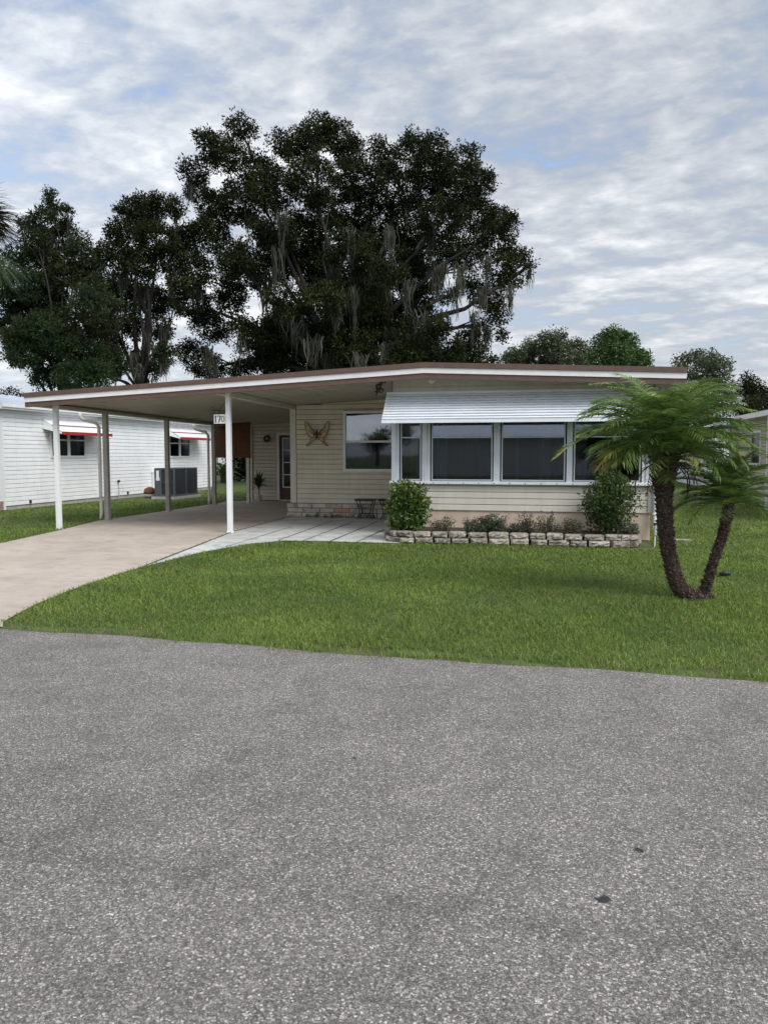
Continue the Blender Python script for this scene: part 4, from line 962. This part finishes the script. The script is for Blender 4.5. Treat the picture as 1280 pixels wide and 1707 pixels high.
# ------------------------------------------------------------------ raised bed
bedp = [(-2.80, 13.15), (-2.72, 12.55), (-2.58, 12.20), (-2.35, 12.05), (-1.5, 12.06), (0, 12.10), (.98, 12.14), (1.20, 12.26), (1.27, 12.55), (1.28, 13.1)]
def along(poly, s):
    for a, b in zip(poly[:-1], poly[1:]):
        l = math.dist(a, b)
        if s <= l: return (a[0]+(b[0]-a[0])*s/l, a[1]+(b[1]-a[1])*s/l), ((b[0]-a[0])/l, (b[1]-a[1])/l)
        s -= l
    return poly[-1], ((b[0]-a[0])/l, (b[1]-a[1])/l)
tot = sum(math.dist(a, b) for a, b in zip(bedp[:-1], bedp[1:]))
mb = MB()
for row in range(2):
    s = -.14*row-.05
    while s < tot:
        l = random.uniform(.25, .34); s0, s1 = max(0, s+random.uniform(.004, .02)), min(tot, s+l-random.uniform(.004, .02))
        if s1-s0 > .05:
            (xa, ya), (dx_, dy_) = along(bedp, (s0+s1)/2); hl = (s1-s0)/2; nx, ny = dy_, -dx_; zt = .095*(row+1)+random.uniform(-.012, .006); zb = .095*row+.002
            jit = random.uniform(-.015, .015)+(.0 if row else .03); mb.cur = random.random()
            NU, NW = 7, 4; grid = []
            for wz in range(NW+1):
                for uu in range(NU+1):
                    fu, fw = uu/NU, wz/NW; ed = min(fu, 1-fu, fw*.7, (1-fw)*.7)
                    dep = jit+.028*min(1, ed*5)+random.uniform(-.014, .014)
                    t_ = (fu*2-1)*hl*(1 if ed > 0 else .985)
                    grid.append(mb.pt((xa+dx_*t_+nx*dep, ya+dy_*t_+ny*dep, zb+(zt-zb)*fw)))
            for wz in range(NW):
                for uu in range(NU): q = wz*(NU+1)+uu; mb.f.append([grid[q], grid[q+1], grid[q+NU+2], grid[q+NU+1]])
            bk = [mb.pt((xa+dx_*t_*hl*.8-nx*.15, ya+dy_*t_*hl*.8-ny*.15, zz)) for zz in (zb, zt) for t_ in (-1, 1)]
            T = [grid[NW*(NU+1)+uu] for uu in range(NU+1)]; mb.f.append(T+[bk[3], bk[2]])
            Bm = [grid[uu] for uu in range(NU+1)]; mb.f.append([bk[0], bk[1]]+Bm[::-1])
            mb.f.append([grid[k*(NU+1)] for k in range(NW, -1, -1)]+[bk[0], bk[2]]); mb.f.append([grid[k*(NU+1)+NU] for k in range(NW+1)]+[bk[3], bk[1]])
        s += l
rw = mb.build('retaining_wall', M['stone'], origin=(-.6, 12.1, 0)); tag(rw, 'low two course wall of rough tan blocks edging the flower bed', 'garden wall')
sheet('flower_bed_soil', [(-2.75, 13.25), (-2.68, 12.5), (-2.35, 12.14), (1.0, 12.22), (1.22, 12.6), (1.26, 13.25)], .15, M['mulch'])
def bush(name, label, c, rx, rz, leafm, n_t, per, ll, lw, tr, cat='bush', group=None, shell=.55, base=.15, boxy=0):
    t = thing(name, (c[0], c[1], base), label, cat, group)
    d = rng.normal(size=(n_t, 3)); d /= np.linalg.norm(d, axis=1)[:, None]
    if boxy: d = d/np.max(np.abs(d), axis=1)[:, None]*boxy+d*(1-boxy)
    q = shell+(1-shell)*rng.random(n_t)**.7; cs = np.array(c)+d*q[:, None]*np.array([rx, rx*.8, rz])
    cs += rng.normal(0, .03, cs.shape); cs[:, 2] = np.maximum(cs[:, 2], base+.03)
    V, rn = leaves(cs, np.full(n_t, tr)*rng.uniform(.7, 1.3, n_t), per, ll, lw); np_mesh('foliage', V, 4, [[0, 1, 2, 3]], rn, leafm, t)
    mb = MB()
    for _ in range(12):
        e = cs[random.randrange(n_t)]; b_ = Vector((c[0]+random.gauss(0, .05), c[1]+random.gauss(0, .05), base-.02))
        mb.tube([b_, b_.lerp(Vector(e), .5)+Vector((0, 0, .04)), e], [.012, .008, .003], 5, False)
    mb.build('stem', M['bark'], t); return t
b1 = at(680, 841, 12.42); bush('clipped_bush', 'rounded bright green clipped bush at the left corner of the flower bed', (b1.x, 12.42, .55), .295, .38, M['schef'], 260, 26, .062, .03, .09, boxy=.35)
b2 = at(1016, 838, 12.72); bush('shrub', 'tall loose dark green shrub at the right end of the flower bed', (b2.x, 12.72, .62), .43, .46, M['shrub'], 250, 26, .055, .026, .11, shell=.35)
b3 = at(1022, 795, 12.7); bush('sprouting_shrub', 'light green leafy top rising from the loose shrub below the window', (b3.x, 12.8, 1.0), .2, .14, M['schef'], 34, 16, .05, .024, .08, base=.15)
def twiggy(px, hw, h, leafm, label, n=26, lv=8, name='low_plant'):
    p = at(px, 888, 12.5); t = thing(name, (p.x, 12.5, .15), label, 'plant', 'low plants in the raised flower bed')
    mb = MB(); tips = []
    for _ in range(n):
        b_ = Vector((p.x+random.gauss(0, hw*.35), 12.5+random.gauss(0, .08), .14)); a = random.gauss(0, .5); l = h*random.uniform(.5, 1.1)
        e = b_+Vector((math.sin(a)*l*.8, random.gauss(0, .08), math.cos(a)*l)); m_ = b_.lerp(e, .5)+Vector((random.gauss(0, .02), 0, .01))
        mb.tube([b_, m_, e], [.006, .004, .002], 4, False)
        for f in (.35, .55, .7, .85, 1): tips.append(b_.lerp(e, f))
    mb.build('stem', M['bark'], t); V, rn = leaves(tips, np.full(len(tips), .045), lv, .042, .016); np_mesh('foliage', V, 4, [[0, 1, 2, 3]], rn, leafm, t)
twiggy(735, .22, .26, M['dry'], 'thin half bare reddish plant just right of the clipped bush', 20, 6)
twiggy(790, .16, .20, M['grey'], 'low grey green plant, left one of the dense pair mid bed', 30, 10)
twiggy(818, .20, .27, M['grey'], 'taller grey green plant, right one of the dense pair mid bed', 40, 12)
twiggy(858, .14, .14, M['grey'], 'lowest dark tuft between the dense pair and the bare brown plant', 26, 10)
twiggy(880, .20, .30, M['dry'], 'scraggly brown leaved plant under the third porch window', 26, 6)
twiggy(915, .18, .33, M['dry'], 'wiry dry plant with one tall bare stalk, right of the scraggly brown one', 24, 5)
twiggy(955, .18, .22, M['dry'], 'low reddish green plant against the left side of the tall shrub', 30, 9)
twiggy(1050, .14, .20, M['grey'], 'small grey green plant at the far right corner of the bed', 24, 8)
# weeds at the plinth
V, rn = leaves([(-5.35+.11*i+random.gauss(0, .03), 16.5+random.gauss(0, .03), .03) for i in range(14)], [.05]*14, 26, .05, .02); o = np_mesh('weeds', V, 4, [[0, 1, 2, 3]], rn, M['shrub']); tag(o, 'weeds growing in the gap below the brick plinth', 'weeds', kind='stuff')

# ------------------------------------------------------------------ white neighbouring house at left
NX = -13.65
nh = thing('white_house', (NX, 17, 0), 'white sided house with two red striped window awnings, left of the carport', 'house')
mb = MB()
siding(mb, (NX, 16.95), (NX, 29.2), .1, 2.6, [(1.90, 3.54, 1.317, 2.25), (8.6, 10.26, 1.29, 2.25)], .113)
siding(mb, (-19.5, 16.95), (NX, 16.95), .1, 2.6, [], .113); siding(mb, (NX, 29.2), (-19.5, 29.2), .1, 2.6, [], .113)
mb.build('wall', M['nwhite'], nh)
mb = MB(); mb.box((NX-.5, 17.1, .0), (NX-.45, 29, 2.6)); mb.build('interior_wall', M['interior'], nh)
mb = MB(); mb.box((NX-.06, 16.90, .0), (NX+.03, 16.99, 2.6)); mb.box((NX-.03, 21.07, .1), (NX+.028, 21.15, 2.58)); mb.box((NX-.04, 29.15, .1), (NX+.03, 29.24, 2.6)); mb.build('corner_trim', M['white'], nh)
mb = MB(); mb.box((NX-.04, 17.0, -.01), (NX-.01, 29.1, .1))
for i in range(26): mb.cur = random.random(); mb.box((-19.4+i*.22, 16.93, .0), (-19.4+i*.22+.2, 16.96, .1))
mb.build('footing', M['cast'], nh)
mb = MB()
for i in range(3):
    for k in range(2): mb.cur = random.random(); mb.box((NX-.05-.22*k, 16.86, .012+.075*i), (NX+.04-.22*k, 16.895, .075+.075*i))
mb.build('brick_corner', M['redbrick'], nh)
mb = MB(); mb.prism([(NX+.22, 16.7, 2.66), (-16.6, 16.7, 3.22), (-19.8, 16.7, 2.66)], (0, 12.8, 0))
for i in range(32): y_ = 16.72+i*.405; mb.prism([(NX+.24, y_, 2.665), (NX+.24, y_, 2.69), (-16.6, y_, 3.245), (-16.6, y_, 3.22)], (0, .03, 0))
nr = mb.build('roof', M['nroof'], nh)
mb = MB(); mb.box((NX+.01, 16.68, 2.55), (NX+.25, 29.5, 2.66)); mb.box((NX+.25, 16.68, 2.60), (NX+.29, 29.5, 2.69)); mb.build('fascia', M['white'], nr)
for (y0, y1, zb, ya, yb) in ((18.85, 20.49, 1.317, 18.55, 20.95), (25.55, 27.21, 1.29, 25.3, 27.75)):
    mb = MB(); frame_x(mb, y0, y1, zb, 2.25, NX, .06, .05, 1.82, .04, mull=((y0+y1)/2,)); wn = mb.build('window', M['white'], nh, bevel=.004)
    MB().box((NX+.004, y0+.06, zb+.06), (NX+.01, y1-.06, 2.19)).build('pane', M['glass_dk'], wn)
    mb = MB(); prof = [(NX+.01, 2.40), (NX+.30, 2.22), (NX+.34, 2.20), (NX+.37, 2.185), (NX+.62, 2.03)]
    def slab(mb, k0, k1, o=0): 
        (xa, za), (xb, zb_) = prof[k0], prof[k1]; mb.prism([(xa, ya, za+o), (xb, ya, zb_+o), (xb, ya, zb_+o-.015), (xa, ya, za+o-.015)], (0, yb-ya, 0))
    slab(mb, 0, 1); slab(mb, 3, 4); aw = mb.build('awning', M['white'], nh)
    mb = MB(); slab(mb, 1, 2, .004); mb.build('stripe', M['red'], aw); mb = MB(); slab(mb, 2, 3, .004); mb.build('stripe', M['navy'], aw)
    mb = MB()
    for i in range(24):
        q0 = ya+(yb-ya)*i/24; q1 = ya+(yb-ya)*(i+1)/24; d_ = .01*(i % 2); mb.box((NX+.622, q0, 1.95-d_), (NX+.634, q1, 2.035))
    mb.build('valance', M['red'], aw)
    for yy_ in (ya, yb-.012):
        mb = MB(); mb.prism([(NX+.01, yy_, 2.38), (NX+.60, yy_, 2.01), (NX+.60, yy_, 1.97), (NX+.30, yy_, 2.05), (NX+.01, yy_, 2.12)], (0, .01, 0)); mb.build('side_panel', M['nwhite'], aw)
for y_ in (17.9, 22.7): mb = MB(); mb.box((NX+.012, y_, .12), (NX+.05, y_+.06, .2)); mb.build('vent', M['black'], nh)
hb = thing('hose_bib', (NX+.1, 22.1, .5), 'small dark hose tap on a pipe against the white siding', 'tap')
mb = MB(); mb.tube([(NX+.06, 22.15, 0), (NX+.06, 22.15, .55)], .012, 6); mb.build('pipe', M['cast'], hb); mb = MB(); mb.lathe((NX+.07, 22.15, .52), [(.02, 0), (.045, .02), (.045, .06), (.02, .08)], 10); mb.build('tap', M['black'], hb)
ub = thing('utility_cabinet', (NX+.2, 23.4, 0), 'low white cabinet against the white siding left of the air conditioner', 'cabinet')
mb = MB(); mb.box((NX+.03, 24.3, .05), (NX+.45, 25.2, .78)); mb.build('cabinet_body', M['white'], ub, bevel=.01)
mb = MB(); mb.prism([(NX+.03, 24.28, .78), (NX+.48, 24.28, .78), (NX+.03, 24.28, .84)], (0, .95, 0)); mb.build('lid', M['nwhite'], ub)
# air conditioner
ac = thing('air_conditioner', (-12.05, 23.1, 0), 'dark grey louvred air conditioner standing in the grass by the white house', 'air conditioner')
x0, x1, y0, y1, za, zb = -12.42, -11.72, 22.3, 23.9, .09, .98
MB().box((x0-.08, y0-.08, -.01), (x1+.08, y1+.08, .07)).build('pad', M['cast'], ac)
mb = MB(); mb.box((x0+.03, y0+.03, za), (x1-.03, y1-.03, zb-.04)); mb.box((x0, y0, zb-.04), (x1, y1, zb)); mb.box((x0, y0, .07), (x1, y1, za+.04))
for (a, b) in ((x0, y0), (x1-.05, y0), (x0, y1-.05), (x1-.05, y1-.05)): mb.box((a, b, za+.04), (a+.05, b+.05, zb-.04))
mb.box((x0+.05, y0+.004, za+.04), (x0+.24, y0+.03, zb-.04)); mb.box((x1-.028, (y0+y1)/2-.025, za+.04), (x1-.004, (y0+y1)/2+.025, zb-.04)); mb.box((x0+.24, y0+.003, .52), (x1-.05, y0+.02, .545))
mb.build('casing', M['acmetal'], ac, bevel=.004)
mb = MB()
for i in range(24):
    z_ = za+.05+i*.033
    mb.prism([(x0+.24, y0+.008, z_), (x0+.24, y0+.028, z_+.022), (x0+.24, y0+.028, z_+.018), (x0+.24, y0+.008, z_-.004)], (x1-x0-.29, 0, 0)); mb.prism([(x1-.008, y0+.05, z_), (x1-.028, y0+.05, z_+.022), (x1-.028, y0+.05, z_+.018), (x1-.008, y0+.05, z_-.004)], (0, y1-y0-.1, 0))
mb.build('louvre', M['acdark'], ac)
mb = MB(); mb.box((x0+.07, y0-.002, .68), (x0+.16, y0+.003, .90)); mb.box((x0+.06, y0-.002, .58), (x0+.18, y0+.003, .68)); mb.build('label_sticker', M['white'], ac)
sp_ = thing('garden_pot', (-12.75, 22.6, 0), 'brown domed terracotta lid on a pale pot left of the air conditioner', 'pot')
px_ = at(250, 830, 22.9)
sp_.location = (px_.x, 22.9, 0)
mb = MB(); mb.lathe((px_.x, 22.9, 0), [(.16, 0), (.2, .05), (.2, .12), (.17, .12)], 18); mb.build('pot_base', M['cast'], sp_, smooth=True)
mb = MB(); mb.lathe((px_.x, 22.9, .12), [(.20, 0), (.2, .08), (.16, .17), (.08, .22), (.01, .235)], 18); mb.build('lid', M['terra'], sp_, smooth=True)

# ------------------------------------------------------------------ houses and bushes behind
bh = thing('beige_house', (6, 24, 0), 'beige sided house with white eave showing behind the palm fronds at right', 'house')
mb = MB(); siding(mb, (5.75, 28.0), (5.75, 17.0), .1, 2.5, [(3.0, 4.2, 1.1, 2.1)], .11); siding(mb, (5.75, 17.0), (12, 17.0), .1, 2.5, [], .11); siding(mb, (12, 28), (5.75, 28), .1, 2.5, [], .11); mb.build('wall', M['beige'], bh)
mb = MB(); mb.prism([(5.35, 16.6, 2.52), (8.8, 16.6, 3.1), (12.3, 16.6, 2.52)], (0, 11.8, 0)); rf = mb.build('roof', M['nroof'], bh)
mb = MB(); mb.box((5.30, 16.58, 2.42), (5.36, 28.42, 2.56)); mb.box((5.36, 16.62, 2.47), (5.75, 28.38, 2.50)); mb.build('fascia', M['white'], rf)
mb = MB()
for a, b in ((23.8, 23.86), (24.94, 25.0)): mb.box((5.70, a, 1.1), (5.76, b, 2.1))
mb.box((5.70, 23.86, 1.1), (5.758, 24.94, 1.16)); mb.box((5.70, 23.86, 2.04), (5.758, 24.94, 2.1)); wn = mb.build('window', M['white'], bh); MB().box((5.74, 23.86, 1.16), (5.75, 24.94, 2.04)).build('pane', M['glass_dk'], wn)
for y_ in (21.9, 27.95): mb = MB(); mb.box((5.42, y_, 0), (5.50, y_+.08, 2.47)); mb.build('post', M['white'], bh)
MB().box((6.3, 17.2, 0), (6.35, 27.8, 2.4)).build('interior_wall', M['interior'], bh)
wh = thing('white_shed', (6.9, 36, 0), 'white sided outbuilding beyond the beige house, seen between the two palm crowns', 'shed')
mb = MB(); siding(mb, (6.24, 45), (6.24, 33), .0, 2.5, [], .14); siding(mb, (6.24, 33), (11, 33), .0, 2.5, [(1.0, 1.9, .0, 2.0)], .14); mb.build('wall', M['nwhite'], wh)
MB().box((7.24, 33.02, 0), (8.14, 33.06, 2.0)).build('door', M['white'], wh)
mb = MB(); mb.prism([(5.9, 32.6, 2.5), (8.6, 32.6, 3.2), (11.3, 32.6, 2.5)], (0, 12.8, 0)); rf = mb.build('roof', M['nroof'], wh); MB().box((5.86, 32.58, 2.4), (5.9, 45.4, 2.52)).build('fascia', M['white'], rf)
fh = thing('far_white_house', (-14.5, 48, 0), 'distant white house glimpsed under the blind at the back of the carport', 'house')
mb = MB(); siding(mb, (-22, 48), (-11, 48), 0, 2.6, [(5, 6.2, 1, 2)], .15); mb.build('wall', M['nwhite'], fh); MB().prism([(-22.4, 47.6, 2.6), (-16.5, 47.6, 3.8), (-10.6, 47.6, 2.6)], (0, 8, 0)).build('roof', M['nroof'], fh); MB().box((-17, 48.01, 1), (-15.8, 48.04, 2)).build('window', M['glass_dk'], fh)
p = at(398, 790, 38); bush('dark_bush', 'dense dark bush beyond the back lawn, below the right half of the blind', (p.x, 38, .95), .75, .85, M['oak'], 160, 30, .12, .06, .2, base=0)
p = at(420, 780, 38.5); bush('pale_bush', 'second dark bush beyond the back lawn beside the carport post', (p.x, 39.5, .9), .8, .8, M['cedar'], 130, 26, .12, .05, .2, base=0)
p = at(372, 785, 36)
cy = thing('sago_palm', (p.x, 36, 0), 'spiky low sago palm beyond the back lawn, left of the dark bushes', 'palm')
acc, rn, ra = [], [], MB()
for i in range(26): frond(acc, rn, ra, (p.x, 36, .35), i*ga, R(80-75*i/26), .95, R(70), 24, .2, .02, .2)
np_mesh('crown', np.array(acc), 10, LF, np.array(rn), M['frond'], cy); ra.build('frond_stalk', M['rach'], cy); MB().tube([(p.x, 36, 0), (p.x, 36, .4)], .14, 10).build('trunk', M['pbark'], cy)
# green hedge closing the lots behind
V, rn = leaves([(x_+random.uniform(-.3, .3), 53+random.uniform(-.5, .5), random.uniform(.3, 2.2)) for x_ in np.arange(-40, 40, .28)], [.5]*286, 34, .2, .11); o = np_mesh('hedge_foliage', V, 4, [[0, 1, 2, 3]], rn, M['oak'], origin=(0, 53, 0)); tag(o, 'low dark vegetation far behind the houses', 'vegetation', kind='stuff')
# trees across the street, seen only as reflections in the panes
def plain_tree(x, y, h, r, label):
    t = thing('street_tree', (x, y, 0), label, 'tree', 'trees across the street mirrored in the window glass')
    cl = [(x+random.uniform(-.6, .6)*r, y+random.uniform(-.6, .6)*r, h-r+random.uniform(-.5, .6)*r, r*.55) for _ in range(12)]
    cs = tuft_centers(cl, 10); V, rn = leaves(cs, np.full(len(cs), .5), 22, .3, .16); np_mesh('crown', V, 4, [[0, 1, 2, 3]], rn, M['ftree'], t)
    MB().tube([(x, y, 0), (x, y, h-r)], [.3, .2], 8).build('trunk', M['bark'], t)
plain_tree(-21.6, -60, 4.6, 1.7, 'round tree mirrored in the upper pane of the set-back window')
plain_tree(-17.6, -58, 6.5, 2.2, 'taller tree mirrored at the right edge of the set-back window')
oh = thing('opposite_house', (-1, -25, 0), 'pale low house across the street, mirrored in the porch windows', 'house')
mb = MB(); siding(mb, (7, -25), (-9, -25), 0, 2.5, [], .15); siding(mb, (-9, -25), (-9, -33), 0, 2.5, [], .15); mb.build('wall', M['nwhite'], oh)
MB().prism([(7.5, -24.5, 2.5), (7.5, -29, 3.7), (7.5, -33.5, 2.5)], (-17, 0, 0)).build('roof', M['nroof'], oh)
